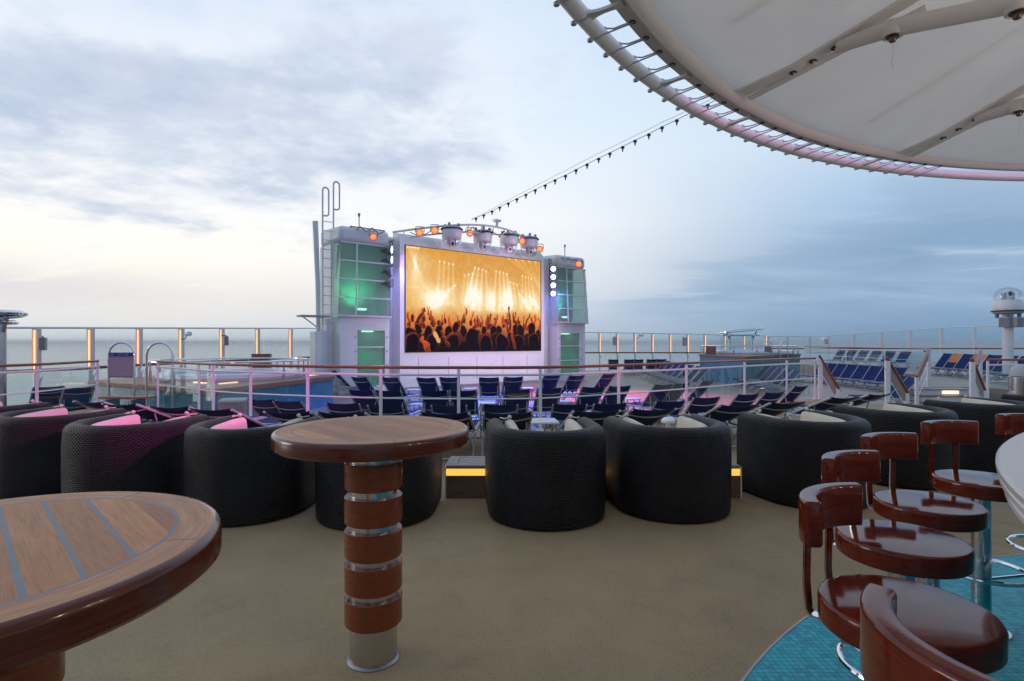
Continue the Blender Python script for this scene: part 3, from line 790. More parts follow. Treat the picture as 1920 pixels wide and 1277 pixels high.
def concert_screen():
    W, Hh = 320, 180; img = concert(W, Hh)
    x0, x1, z0, z1 = 0, 7.47, 1.58, 5.98
    me = D.meshes.new('screen'); vs = []; fs = []
    for j in range(Hh):
        for i in range(W): vs.append((x0+(x1-x0)*i/(W-1), -.018, z0+(z1-z0)*j/(Hh-1)))
    for j in range(Hh-1):
        for i in range(W-1):
            a = j*W+i; fs.append((a, a+1, a+W+1, a+W))
    me.from_pydata(vs, [], fs); me.update()
    ca = me.color_attributes.new('picture', 'FLOAT_COLOR', 'POINT')
    l = np.where(img <= .04045, img/12.92, ((img+.055)/1.055)**2.4).reshape(-1, 3)
    ca.data.foreach_set('color', np.concatenate([l, np.ones((len(l), 1))], 1).astype(np.float32).ravel())
    m = D.materials.new('led_screen'); m.use_nodes = True; t, b = nt_of(m)
    at_ = t.new('ShaderNodeVertexColor', layer_name='picture')
    b.inputs['Base Color'].default_value = (.004,.004,.004,1); b.inputs['Roughness'].default_value = .6; b.inputs['Specular IOR Level'].default_value = .04
    t.l.new(at_.outputs[0], b.inputs['Emission Color']); b.inputs['Emission Strength'].default_value = 1.08
    me.materials.append(m)
    o = D.objects.new('screen', me); COL.objects.link(o); o.parent = sw
    tag(o, 'lit screen showing a concert crowd with raised arms')
concert_screen()

def tower(name, label, t0, w, hand):
    """lighting tower: solid foot with a lower window, bay window above, rounded cap. hand -1: ladder side on the left"""
    t = thing(name, label, 'tower', SO+U*t0, ANG, 'lighting towers beside the screen')
    dep = 2.1; lw0, lw1, lz0, lz1 = w*.34, w*.97-.12, .25, 2.45
    if hand > 0: lw0, lw1 = w*.12, w*.80
    foot = MB()
    foot.box(0, lw0, 0, dep, 0, 2.95).box(lw1, w, 0, dep, 0, 2.95).box(lw0, lw1, 0, dep, lz1, 2.95).box(lw0, lw1, 0, dep, 0, lz0).box(lw0, lw1, .9, dep, lz0, lz1)
    foot.build('lower_body', M_white, t, smooth=False)
    MB().box(lw0+.001, lw1-.001, .05, .062, lz0+.001, lz1-.001).build('lower_pane', M_tower, t, smooth=False)
    for q in (.36, .70): MB().box(lw0, lw1, .02, .075, lz0+(lz1-lz0)*q-.022, lz0+(lz1-lz0)*q+.022).build('lower_mullion', M_white, t, smooth=False)
    for k in range(4):
        for xx in (lw0-.09, lw1+.07): MB().box(xx, xx+.03, -.03, .0, .5+.55*k, .56+.55*k).build('window_bolt', M_grey, t, smooth=False)
    MB().box((lw0+lw1)/2-.2, (lw0+lw1)/2+.2, .25, .5, lz1-.06, lz1-.002).build('downlight', M_greenlamp, t, smooth=False)
    # recess with back wall and side cheek
    z0, z1 = 2.95, 5.86
    MB().box(0, w, 1.35, dep, z0, z1).build('back_wall', M_white, t, smooth=False)
    if hand < 0: mb = MB().box(w-.10, w, .02, 1.35, z0, z1).box(0, .06, .9, 1.35, z0, z1)
    else: mb = MB().box(0, .10, .02, 1.35, z0, z1).box(w-.06, w, .9, 1.35, z0, z1)
    mb.build('side_wall', M_white, t, smooth=False)
    # bay window, leaning out towards its foot
    if hand < 0: A = [(-.16,-.22,z0+.05),(w-.02,-.22,z0+.05),(w-.02,-.02,z1-.03),(.03,-.02,z1-.03)]
    else: A = [(-.10,-.22,z0+.05),(w+.03,-.22,z0+.05),(w+.0,-.02,z1-.03),(.0,-.02,z1-.03)]
    def q(s, r):                                # point on the bay front, s across, r up
        a = Vector(A[0]).lerp(Vector(A[1]), s); b_ = Vector(A[3]).lerp(Vector(A[2]), s); return a.lerp(b_, r)
    e = Vector((0, .012, 0)); pane = MB()
    pane.add([q(0,0),q(1,0),q(1,1),q(0,1),q(0,0)+e,q(1,0)+e,q(1,1)+e,q(0,1)+e], [(0,1,2,3),(7,6,5,4),(0,4,5,1),(2,6,7,3),(1,5,6,2),(0,3,7,4)])
    pane.build('bay_pane', M_tower, t, smooth=False)
    sx = 0 if hand < 0 else 1
    ret = MB()
    for s in (0, 1):
        p0, p1 = q(s,0), q(s,1); k = Vector((.01 if s == 0 else -.01, 0, 0))
        ret.add([p0+e, p1+e, (p1.x, .9, p1.z), (p0.x+(.16 if s==0 else 0), .9, p0.z), p0+e+k, p1+e+k, Vector((p1.x, .9, p1.z))+k, Vector((p0.x+(.16 if s==0 else 0), .9, p0.z))+k], [(0,1,2,3),(7,6,5,4),(0,4,5,1),(2,6,7,3),(1,5,6,2),(0,3,7,4)])
    ret.build('side_pane', M_glass, t, smooth=False)
    o = Vector((0,-.025,0)); s0 = .32 if hand < 0 else .30
    bars = [(q(0,r)+o, q(1,r)+o, .05, .05) for r in (.0, .25, .5, .75, 1.0)]+[(q(s0,0)+o*1.1, q(s0,1)+o*1.1, .06, .05)]
    if hand > 0: bars.append((q(.93,0)+o*1.1, q(.93,1)+o*1.1, .05, .04))
    for a_, b_, w1, w2 in bars: MB().bar(a_, b_, w1, w2).build('mullion', M_rail, t, smooth=False)
    MB().box(-.14, w, -.21, .3, z0+.001, z0+.05).build('sill', M_white, t, smooth=False)
    fl = MB().lathe([(.001,.30),(.19,.33),(.2,.38),(.19,.40),(.001,.40)], 20, (w*.55,.55,z0)).build('uplight', M_greenlamp, t)
    mb = MB()
    for k in range(3): mb.tube([(w*.55+.15*math.cos(k*2.1), .55+.15*math.sin(k*2.1), z0+.02), (w*.55+.12*math.cos(k*2.1), .55+.12*math.sin(k*2.1), z0+.31)], .02, 6)
    mb.build('uplight_stand', M_steel, fl)
    # cap with softly rounded edges
    n = 8; rr = .22; prof = [(-.02, z1), (-.02, z1+.62-rr)]+[(-.02+rr-rr*math.cos(a), z1+.62-rr+rr*math.sin(a)) for a in [math.pi/2*k/n for k in range(1, n+1)]]+[(dep, z1+.72), (dep, z1)]
    cap = MB().extrude_x(prof, -.02, w+.02).build('cap', M_white, t, bevel=.16)
    MB().tube([(w*.46,.4,z1+.5),(w*.46,.4,z1+1.1)], .02, 6).build('aerial', M_dark, t)
    MB().lathe([(.001,0),(.03,.02),(.06,.16),(.001,.18)], 10, (w*.46,.4,z1+1.08)).build('aerial_head', M_grey, t)
    wx = t0+w*.55
    p = SO+U*wx-NV*.55
    spot('green_lamp', p+Vector((0,0,z0+.5)), p+Vector((0,0,z0+1.1))-NV*.8, 130, (.03,1,.36), 84, 1.0, .12)
    p2 = SO+U*(t0+(lw0+lw1)/2)-NV*.42
    spot('green_lamp', p2+Vector((0,0,lz1-.09)), p2+Vector((0,0,0))-NV*.2, 60, (.03,1,.36), 82, 1.0, .1)
    return t
tw1 = tower('light_tower', 'left lighting tower with green lit bay window and ladder', -2.78, 2.05, -1)
tw2 = tower('light_tower', 'right lighting tower with green lit bay window and white lamps', 8.62, 2.05, 1)

# ladder, slanted pole and side casing left of the left tower
ld = thing('ladder', 'tall white ladder with looped tops on the left tower', 'ladder', SO+U*(-2.62)-NV*.75, ANG)
mb = MB()
for s, zt in ((-.55, 8.0), (-.12, 8.3)):
    h = [(s,0,1.6),(s,0,zt-.12)]+[(s+.12-.12*math.cos(a), 0, zt-.12+.12*math.sin(a)) for a in [math.pi*k/6 for k in range(1,6)]]+[(s+.24,0,zt-.12),(s+.24,0,zt-1.0)]+[(s+.12+.12*math.cos(a), 0, zt-1.0-.1*math.sin(a)) for a in [math.pi/2*k/4 for k in range(1,5)]]+[(s,0,zt-1.1)]
    o = MB().tube(h, .035, 8).build('stile', M_rail, ld)
for k in range(14): MB().tube([(-.55,0,2.0+.36*k),(-.12,0,2.0+.36*k)], .016, 6).build('rung', M_rail, ld)
mb = MB()
for z in (3.4, 4.6, 5.6, 6.4): mb.tube([(-.12,0,z),(.3,.1,z)], .02, 6)
mb.build('wall_bracket', M_rail, ld)
sp_ = thing('slanted_pole', 'slanted white pole rising left of the ladder', 'pole', SO+U*(-2.9)-NV*1.3, ANG)
MB().tube([(-.22,0,1.0),(-.26,0,4.2),(-.36,0,6.75)], [.075,.09,.11], 10).build('pole', M_white, sp_)
MB().tube([(-.25,0,3.0),(.1,-.2,3.0)], .02, 6).build('pole_bracket', M_rail, sp_)
pf = thing('service_platform', 'small grey platform jutting left from the ladder foot', 'platform', SO+U*(-3.3)-NV*.8, ANG)
MB().box(-.75, .35, -.25, .3, 2.95, 3.02).build('plate', M_lgrey, pf, smooth=False)
mb = MB(); mb.bar((-.6,0,2.95),(.2,.1,2.4),.04,.04); mb.build('strut', M_rail, pf)
cs = thing('service_casing', 'tall narrow white casing at the foot of the ladder', 'cabinet', SO+U*(-3.35)-NV*.7, ANG)
MB().box(-.2, .28, -.2, .4, 0, 2.4).build('body', M_white, cs, smooth=False, bevel=.02)
MB().box(.30, .44, -.1, .2, 0, 2.9).build('duct', M_rail, cs, smooth=False)

# arched rig over the screen
rg = thing('lighting_rail', 'arched tubular lighting rail above the screen', 'lighting rail', SO+Vector((0,0,6.5)), ANG)
def rigpt(s, zz=0, out=0):
    x = -.35+8.2*s; bow = math.sin(math.pi*s)
    return Vector((x, .45-1.55*bow-out, .05+.52*bow+zz))
MB().tube([rigpt(k/40) for k in range(41)], .045, 8).build('upper_tube', M_rail, rg)
MB().tube([rigpt(k/40, -.3, -.12) for k in range(41)], .035, 8).build('lower_tube', M_rail, rg)
mb = MB()
for k in range(2, 40, 3): mb.tube([rigpt(k/40), rigpt(k/40, -.3, -.12)], .022, 6)
for k in (1, 20, 39): mb.tube([rigpt(k/40, -.3), (rigpt(k/40).x, .5, -.05)], .05, 8)
mb.build('strut', M_rail, rg)
mb = MB(); mb.tube([rigpt(.52, .0), rigpt(.52, .32)], .06, 8).box(rigpt(.52).x-.16, rigpt(.52).x+.16, rigpt(.52).y-.1, rigpt(.52).y+.1, .80, .9); mb.build('string_anchor', M_rail, rg)
mb = MB()
random.seed(3)
for k in range(3, 37, 4):
    a, b = rigpt(k/40, -.1), rigpt((k+4)/40, -.1); c = (a+b)/2-Vector((0,0,.16+.1*random.random()))
    mb.tube([a, (a+c)/2-Vector((0,0,.05)), c, (b+c)/2-Vector((0,0,.05)), b], .018, 5)
mb.build('cable', M_dark, rg)

def dome_mesh(parent, sgn=-1):
    """moving head lamp in a clear globe; sgn -1 hangs, +1 stands"""
    z = lambda q: q*sgn
    L = lambda p: [(r, z(h)) for r, h in p]
    MB().lathe(L([(.001,0),(.36,.0),(.42,.03),(.44,.08)]), 28).build('mounting_plate', M_lgrey, parent)
    MB().lathe(L([(.001,.081),(.47,.081),(.485,.10),(.47,.125),(.001,.125)]), 32).build('seal_ring', M_black, parent)
    MB().lathe(L([(.42,.126),(.43,.16),(.41,.46),(.38,.50),(.001,.50)]), 32).build('housing', M_white, parent)
    MB().lathe(L([(.40,.47),(.42,.62),(.36,.80),(.22,.92),(.001,.97)]), 28).build('globe', M_globe, parent)
    hd = MB().box(-.12, .12, -.10, .10, min(z(.55),z(.84)), max(z(.55),z(.84))).build('lamp_head', M_white, parent, smooth=False, bevel=.04)
    MB().box(-.19, -.14, -.06, .06, min(z(.5),z(.76)), max(z(.5),z(.76))).box(.14, .19, -.06, .06, min(z(.5),z(.76)), max(z(.5),z(.76))).build('yoke', M_lgrey, hd, smooth=False)
    MB().lathe([(.001,0),(.08,.0),(.08,-.02)], 16).build('lens', M_dark, hd).matrix_local = Matrix.Translation((.0,-.105,z(.72))) @ Matrix.Rotation(R(90), 4, 'X')
    for k in range(4):
        a = R(45+90*k); MB().box(.3*math.cos(a)-.04, .3*math.cos(a)+.04, .3*math.sin(a)-.04, .3*math.sin(a)+.04, min(z(-.14),z(.0)), max(z(-.14),z(0))).build('clamp', M_grey, parent, smooth=False)
DOME = ['leftmost of the four globe lamps hanging over the screen', 'second globe lamp from the left over the screen, below the string anchor', 'third globe lamp from the left hanging over the screen', 'rightmost of the four globe lamps hanging over the screen']
for i, (px, py, d) in enumerate(((847,426,23.6),(905,433,24.7),(954,439,25.6),(992,445,26.5))):
    t = thing('globe_lamp', DOME[i], 'stage light', at(px, py, d), ANG+random.uniform(-.3,.3), 'globe lamps over the screen')
    dome_mesh(t)
def par_lamp(label, p, aim, r=.15, group='red stage lamps', mm=None):
    t = thing('stage_lamp', label, 'stage light', p, 0, group)
    q = (Vector(aim)-Vector(p)).to_track_quat('Z', 'Y'); t.rotation_mode = 'QUATERNION'; t.rotation_quaternion = q
    MB().lathe([(.001,-r*1.5),(r*.7,-r*1.45),(r*.95,-r*.9),(r*1.05,.06),(r*.92,.06)], 20).build('can', M_lgrey, t)
    MB().lathe([(r*.92,.02),(.001,.02)], 20).build('lens', mm or M_red, t)
    mb = MB()
    for k in range(7):
        a = k*math.pi/3; rr = 0 if k == 6 else r*.5
        mb.lathe([(r*.22,.024),(.001,.03)], 8, (rr*math.cos(a), rr*math.sin(a), 0))
    if mm is None: mb.build('diode', M_orangeled, t)
    MB().tube([(-r*1.15,0,-r*.3),(-r*1.15,r*1.0,-r*.3),(-r*1.0,r*1.5,-r*.3),(r*1.0,r*1.5,-r*.3),(r*1.15,r*1.0,-r*.3),(r*1.15,0,-r*.3)], r*.1, 6).build('yoke', M_grey, t)
    return t
C0 = Vector((0, 2, 1))
for px, py, d, lb in ((787,436,23.2,'red stage lamp at the left end of the arched rail'),(815,432,23.4,'red stage lamp just left of the first globe lamp'),(881,437,24.3,'red stage lamp between the first and second globe lamps'),(979,452,25.9,'red stage lamp between the third and fourth globe lamps'),(1012,467,27.2,'red stage lamp at the right end of the arched rail')):
    p = at(px, py, d); par_lamp(lb, p, p+Vector((.1,-1,-.25)), .155)
par_lamp('red stage lamp clamped to the top of the left tower', at(700,444,21.5), at(700,444,21.5)+Vector((.35,-1,-.35)), .14)
par_lamp('red stage lamp clamped to the top of the right tower', at(1085,495,28.3), at(1085,495,28.3)+Vector((.0,-1,-.12)), .17)
def cable_bundle(label, pts):
    t = thing('lamp_bracket', label, 'bracket', pts[0], 0, 'lamp brackets on the towers')
    L = [Vector(p)-Vector(pts[0]) for p in pts]
    MB().tube([L[0], L[-1]], .022, 6).build('bar', M_grey, t)
    mb = MB()
    for k in range(len(L)-1):
        a, b = L[k], L[k+1]; mb.tube([a, a*.75+b*.25-Vector((0,0,.1)), (a+b)/2-Vector((0,0,.18)), a*.25+b*.75-Vector((0,0,.1)), b], .016, 5)
    mb.build('cable', M_dark, t)
cable_bundle('dark lamp bracket and looped cable across the top of the left tower', [at(656,424,21.6),at(676,425,21.7),at(698,427,21.8),at(722,433,22.0)])
cable_bundle('dark lamp bracket and looped cable across the top of the right tower', [at(1052,483,28.2),at(1066,484,28.3),at(1078,486,28.4),at(1092,490,28.6)])
# columns of four spotlights either side of the screen
def beam_lamp(label, p, aim, group, r, lensmat):
    t = thing('spotlight', label, 'spotlight', p, 0, group)
    q = (Vector(aim)-Vector(p)).to_track_quat('Z', 'Y'); t.rotation_mode = 'QUATERNION'; t.rotation_quaternion = q
    MB().lathe([(.001,-r*2.0),(r*.55,-r*1.9),(r*.8,-r*1.0),(r*1.02,-.02),(r*1.05,.05),(r*.92,.05)], 20).build('body', M_grey, t)
    MB().lathe([(r*.93,.03),(.001,.045)], 20).build('lens', lensmat, t)
    MB().tube([(-r*1.2,0,-r*.6),(-r*1.2,-r*.6,-r*1.8),(0,-r*.8,-r*2.2),(r*1.2,-r*.6,-r*1.8),(r*1.2,0,-r*.6)], r*.12, 6).build('yoke', M_dark, t)
    return t
N4 = ['top', 'second from top', 'third from top', 'bottom']
for i, py in enumerate((468, 487, 509, 531)):
    p = at(733, py, 22.35); beam_lamp('%s spotlight on the column left of the screen' % N4[i], p, p+Vector((1.0,-.12,-.1)), 'spotlights left of the screen', .17, M_lens if i < 2 else M_grey)
for i, py in enumerate((504, 519.5, 535, 550.5)):
    p = at(1037.5, py, 27.75); beam_lamp('%s glaring white spotlight on the column right of the screen' % N4[i], p, Vector((-.5,2,1.5)), 'spotlights right of the screen', .14, M_lens)
for lb, px, y0, y1, d in (('dark lamp pipe with cables left of the screen', 731, 452, 548, 22.55), ('dark lamp pipe with cables right of the screen', 1030, 486, 560, 28.1)):
    a, b = at(px, y0, d), at(px, y1, d); t = thing('lamp_pipe', lb, 'pipe', b)
    MB().tube([(0,0,0), a-b], .03, 6).build('pipe', M_grey, t)
    mb = MB()
    for k in range(5):
        z = (a-b).z*(.1+.19*k); mb.tube([(0,0,z),(.12,-.05,z+.08),(.1,-.05,z+.24),(0,0,z+.3)], .018, 5)
    mb.build('cable', M_dark, t)

# string of small dark lamps from the rig to the ship's mast (behind the canopy)
sl_ = thing('string_lights', 'line of small dark lamps strung from the screen to the canopy', 'string lights', at(884, 412, 26))
sx = [130,188,250,308,372,437,504,574,649,723,801,880,963,1050,1134,1230,1323,1426,1525,1636,1747,1867]
sy = [918,893,865,835,805,773,740,706,670,632,598,556,514,470,430,383,336,288,235,182,125,68]
def dstr(px): return 1/(1/26+(px-892)*(1/18.6-1/26)/(1326-892))
SPX = [860+v/4 for v in sx]; SPY = [180+v/4-.8 for v in sy]
base = sl_.location.copy()
pts = [at(884, 412, 26)]+[at(p, y, dstr(p)) for p, y in zip(SPX, SPY)]+[at(1410, 148, dstr(1410)), at(1560, 62, dstr(1560)), at(1800, -70, dstr(1800)), at(2150, -262, dstr(2150))]
MB().tube([p-base for p in pts], .012, 5).build('cable', M_dark, sl_)
MB().tube([p-base+Vector((0,0,.03+.16*math.sin(math.pi*min(1,k/len(pts))))) for k, p in enumerate(pts)], .007, 5).build('carrier_wire', M_grey, sl_)
for p, y in zip(SPX, SPY):
    q = at(p, y, dstr(p))-base
    b = MB().lathe([(.001,.02),(.05,.01),(.075,-.03),(.07,-.06),(.04,-.07)], 8, q).build('lamp_cap', M_black, sl_)
    MB().lathe([(.035,-.06),(.033,-.12),(.012,-.2),(.001,-.21)], 8, q).build('bulb', M_dark, b)

# ================================================================== hot tubs
def hot_tub(label, poly, z, ring, rr, rail_h, lights, rail_label=None):
    b = poly[0]; t = thing('hot_tub', label, 'hot tub', (b[0], b[1], FLOOR2), 0, 'hot tubs')
    P = [(x-b[0], y-b[1]) for x, y in poly]; H = z-FLOOR2
    MB().prism(P, 0, H-.13).build('tiled_wall', M_walltile, t, smooth=False)
    cx = sum(p[0] for p in P)/len(P); cy = sum(p[1] for p in P)/len(P)
    Q = [(cx+(x-cx)*1.02, cy+(y-cy)*1.02) for x, y in P]
    MB().prism(Q, H-.129, H).build('teak_rim', M_teak, t, smooth=False, bevel=.02)
    c = (ring[0]-b[0], ring[1]-b[1], H)
    MB().lathe([(rr,.0),(rr+.03,.08),(rr,.17),(rr-.12,.2),(rr-.3,.17),(rr-.34,.06)], 48, c).build('tub_shell', M_white, t)
    MB().lathe([(.001,.07),(rr-.335,.07)], 48, c).build('water', mat('tub_water', (.10,.30,.36), .05), t)
    mb = MB(); n = 40
    mb.tube([(c[0]+(rr+.22)*math.cos(2*math.pi*k/n), c[1]+(rr+.22)*math.sin(2*math.pi*k/n), H+rail_h) for k in range(n)], .028, 8, True)
    mb.build('ring_rail', M_chrome, t)
    for k in range(14):
        a = 2*math.pi*k/14; px_, py_ = c[0]+(rr+.22)*math.cos(a), c[1]+(rr+.22)*math.sin(a)
        MB().lathe([(.001,0),(.04,0),(.04,rail_h*.55),(.022,rail_h*.56),(.022,rail_h)], 10, (px_, py_, H)).build('rail_post', M_steel, t)
    for lx, ly, ang in lights:
        M = Matrix.Translation((lx-b[0], ly-b[1], H)) @ Matrix.Rotation(ang, 4, 'Z')
        MB().box(-.28, .28, -.04, .04, .003, .03, M).build('deck_light', M_ledcore, t, smooth=False)
    return t
C_ = (gx(400,12.6), 12.6); L_ = (gx(170,15.4), 15.4); R_ = (gx(624,17.7), 17.7); K_ = (-10.8, 20.6)
hot_tub('teal tiled hot tub platform with teak rim left of the screen', [C_, R_, K_, L_], .43, (-8.45, 16.8), 1.95, .52, [(gx(428,14.3),14.3,R(72)),(gx(375,14.4),14.4,R(-35)),(gx(590,17.9),17.9,R(75))])
hot_tub('distant blue tiled hot tub on the starboard side beneath the small canopy', [(gx(1399,25),25),(gx(1500,30.5),30.5),(gx(1405,35.5),35.5),(gx(1312,29.5),29.5)], .86, (gx(1402,30.2),30.2), 2.2, .42, [])

def arch(px0, px1, ytop, d, label, sign=None, floor=FLOOR2, r=.024):
    x0, x1 = gx(px0, d), gx(px1, d); zt = EYE+(HZ-ytop)/F*d; w = (x1-x0)/2
    t = thing('arched_handrail', label, 'handrail', ((x0+x1)/2, d, floor), 0, 'arched steel handrails at the hot tubs')
    zz = zt-floor
    pts = [(-w,0,0),(-w,0,zz-w)]+[(-w*math.cos(math.pi*k/14), 0, zz-w+w*math.sin(math.pi*k/14)) for k in range(1,14)]+[(w,0,zz-w),(w,0,0)]
    MB().tube(pts, r, 10).build('bent_tube', M_chrome, t)
    MB().lathe([(.07,0),(.07,.015),(.03,.02)], 14, (-w,0,0)).lathe([(.07,0),(.07,.015),(.03,.02)], 14, (w,0,0)).build('foot_plate', M_steel, t)
    if sign:
        y0, y1 = sign; za = EYE+(HZ-y1)/F*d-floor; zb = EYE+(HZ-y0)/F*d-floor
        s = MB().box(-w+.02, w-.02, -.012, .006, za, zb).build('sign_board', M_signgrey, t, smooth=False)
        hh = (zb-za)*.16
        MB().box(-w+.02, w-.02, -.016, -.0155, zb-hh, zb).build('sign_header', M_signblue, s, smooth=False)
        if d < 20:
            text_mesh('sign_lettering', 'HOT TUB', hh*.62, M_signtext, s, (.04, -.0175, zb-hh*.52), (R(90),0,0))
            ang = [2*math.pi*k/16 for k in range(16)]
            MB().tube([(-w*.70+hh*.33*math.cos(a), -.018, zb-hh*.5+hh*.33*math.sin(a)) for a in ang], .004, 5, True).build('sign_emblem', M_signtext, s)
            MB().box(-w*.70-.004, -w*.70+.004, -.019, -.0165, zb-hh*.68, zb-hh*.34).build('sign_emblem_bar', M_signtext, s, smooth=False)
            MB().box(-w+.02, w-.02, -.016, -.0155, za, za+hh*.22).build('sign_footer', M_signblue, s, smooth=False)
            mb = MB(); random.seed(5)
            for k in range(9):
                zc = zb-hh*1.45-k*(zb-za)*.082
                mb.box(-w*.78, -w*.78+w*1.5*random.uniform(.55,1), -.0135, -.0122, zc-.006, zc+.006)
            mb.build('sign_small_print', M_signprint, s, smooth=False)
    return t
M_signgrey = mat('sign_grey', (.27,.24,.28), .5); M_signblue = mat('sign_blue', (.02,.03,.20), .4)
M_signtext = mat('sign_white', (.35,.40,.62), .5); M_signprint = mat('sign_print', (.33,.30,.34), .5)
arch(204, 252, 642, 12.2, 'left arched handrail carrying the blue and grey hot tub sign', (661, 708))
arch(275, 324, 642.5, 12.2, 'empty arched handrail just right of the hot tub sign')
arch(1433, 1447.5, 640, 28, 'distant arched handrail with a dark board by the starboard tub', (648, 663), .0, .03)
arch(1463.5, 1477, 640, 28, 'distant empty arched handrail by the starboard tub', None, .0, .03)
stp = thing('tub_steps', 'two teak treads between the arched handrails at the tub', 'steps', (gx(241,12.3),12.3,FLOOR2))
for k, z in enumerate((.78,.42)):
    MB().box(-.56-.0*k, .52, -.15-.25*k, .15-.25*k, z-.025, z+.02).build('tread', M_teak, stp, smooth=False, bevel=.01)
for x in (-.28, .28): MB().box(x-.02, x+.02, -.35, .1, 0, .75).build('stringer', M_steel, stp, smooth=False)

def wooden_box(label, px, d, floor, w, dp, h, rz):
    t = thing('wooden_box', label, 'box', (gx(px,d), d, floor), rz, 'wooden boxes on the hot tubs')
    MB().box(-w/2, w/2, -dp/2, dp/2, 0, h-.03).build('body', M_teak, t, smooth=False, bevel=.01)
    MB().box(-w/2-.015, w/2+.015, -dp/2-.015, dp/2+.015, h-.029, h).build('lid', M_handrail, t, smooth=False, bevel=.008)
wooden_box('upright teak box standing on the left hot tub platform', 491, 19.2, .43, .58, .45, .66, R(15))
wooden_box('small teak box on the distant starboard hot tub', 1333, 28.8, .86, .5, .45, .42, R(-20))

def shower_shelter(label, px0, px1, d, z_lo, z_a, z_b, xa, xb, glass, r):
    """steel ring canopy tilted on two posts"""
    cx = (gx(px0,d)+gx(px1,d))/2; t = thing('shower_shelter', label, 'shower', (cx, d, FLOOR2), 0, 'ring topped showers by the hot tubs')
    a, b = xa-cx, xb-cx; c = (a+b)/2; w = (b-a)/2
    up = [Vector((c+w*math.cos(q), w*.8*math.sin(q), z_a+(z_b-z_a)*(.5+.5*math.cos(q))-FLOOR2)) for q in [2*math.pi*k/36 for k in range(36)]]
    MB().tube(up, .055, 8, True).build('upper_ring', M_chrome, t)
    n = len(up); mid = sum(up, Vector())/n
    mb = MB(); mb.add([p*.97+mid*.03+Vector((0,0,.02)) for p in up]+[p*.97+mid*.03+Vector((0,0,.05)) for p in up], [tuple(range(n)), tuple(range(2*n-1,n-1,-1))]+[(i,(i+1)%n,n+(i+1)%n,n+i) for i in range(n)]); mb.build('roof_disc', M_dark, t, smooth=False)
    MB().tube([Vector((c+w*.86*math.cos(q)-.05, w*.7*math.sin(q), z_lo-FLOOR2)) for q in [2*math.pi*k/32 for k in range(32)]], .045, 8, True).build('lower_ring', M_chrome, t)
    for px in (px0, px1):
        x = gx(px, d)-cx
        MB().tube([(x,0,0),(x,0,z_lo-FLOOR2+.02)], r, 10).build('post', M_steel, t)
        s = 1 if px == px1 else -1
        MB().tube([(x,0,z_lo-FLOOR2-.3),(x+s*.22,-.1,z_a+(z_b-z_a)*(.8 if s > 0 else .25)-FLOOR2-.03)], r*.55, 8).build('brace', M_steel, t)
    if glass:
        MB().box(gx(px0,d)-cx-.5, gx(px1,d)-cx+.05, .2, .215, .9, z_lo-FLOOR2-.05).build('glass_screen', M_glass, t, smooth=False)
shower_shelter('small tilted ring canopy on two posts at the starboard hot tub', 1368.5, 1410.5, 31, EYE+12.5*31/F, EYE+17*31/F, EYE+25*31/F, gx(1352,31), gx(1428,31), True, .055)
shower_shelter('steel ring canopy on a thick post cut by the left photo edge', -75, 2, 12.4, EYE+37*12.4/F, EYE+43*12.4/F, EYE+55*12.4/F, gx(-125,12.4), gx(31,12.4), False, .095)

# globe lamp on its white mast at the right
gm = thing('globe_mast', 'white mast at the right carrying a glass globe lamp', 'lamp post', (gx(1890,20),20,.05))
MB().lathe([(.2,0),(.2,.03),(.16,.06),(.155,2.2),(.155,2.46)], 24).build('column', M_white, gm)
gl_ = thing('globe_lamp', 'clear globe lamp standing on the white mast at the right edge', 'stage light', (gx(1890,20),20,2.50), 0, None)
dome_mesh(gl_, 1)
for k, a in enumerate((-150, -80, -25)):
    d_ = Vector((math.cos(R(a)), math.sin(R(a)), 0)); M = Matrix.Rotation(R(a+90), 4, 'Z')
    t = thing('mast_speaker', ['left','front','right'][k]+' one of three grey speakers clustered below the mast globe', 'loudspeaker', Vector((gx(1890,20),20,2.02))+d_*.30, R(a+90), 'speakers on the mast')
    MB().box(-.14, .14, -.1, .12, 0, .36).build('cabinet', M_lgrey, t, smooth=False, bevel=.02)
    MB().box(-.12, .12, -.115, -.101, .03, .33).build('grille', M_grey, t, smooth=False)
sb = thing('litter_bin', 'silver dome topped bin at the right photo edge', 'bin', (gx(1915,11.4),11.4,0))
MB().lathe([(.2,0),(.2,.78),(.19,.79)], 28).build('body', M_steel, sb)
MB().lathe([(.195,.80),(.19,.88),(.15,.98),(.08,1.035),(.001,1.05)], 28).build('dome_lid', M_lgrey, sb)
gb = thing('storage_box', 'grey storage box in front of the teal hot tub wall', 'box', (gx(437,11.7),11.7,FLOOR2), R(20))
MB().box(-.24, .24, -.3, .3, 0, .74).build('body', M_grey, gb, smooth=False, bevel=.02)
MB().box(-.255, .255, -.315, .315, .741, .80).build('lid', M_lgrey, gb, smooth=False, bevel=.02)

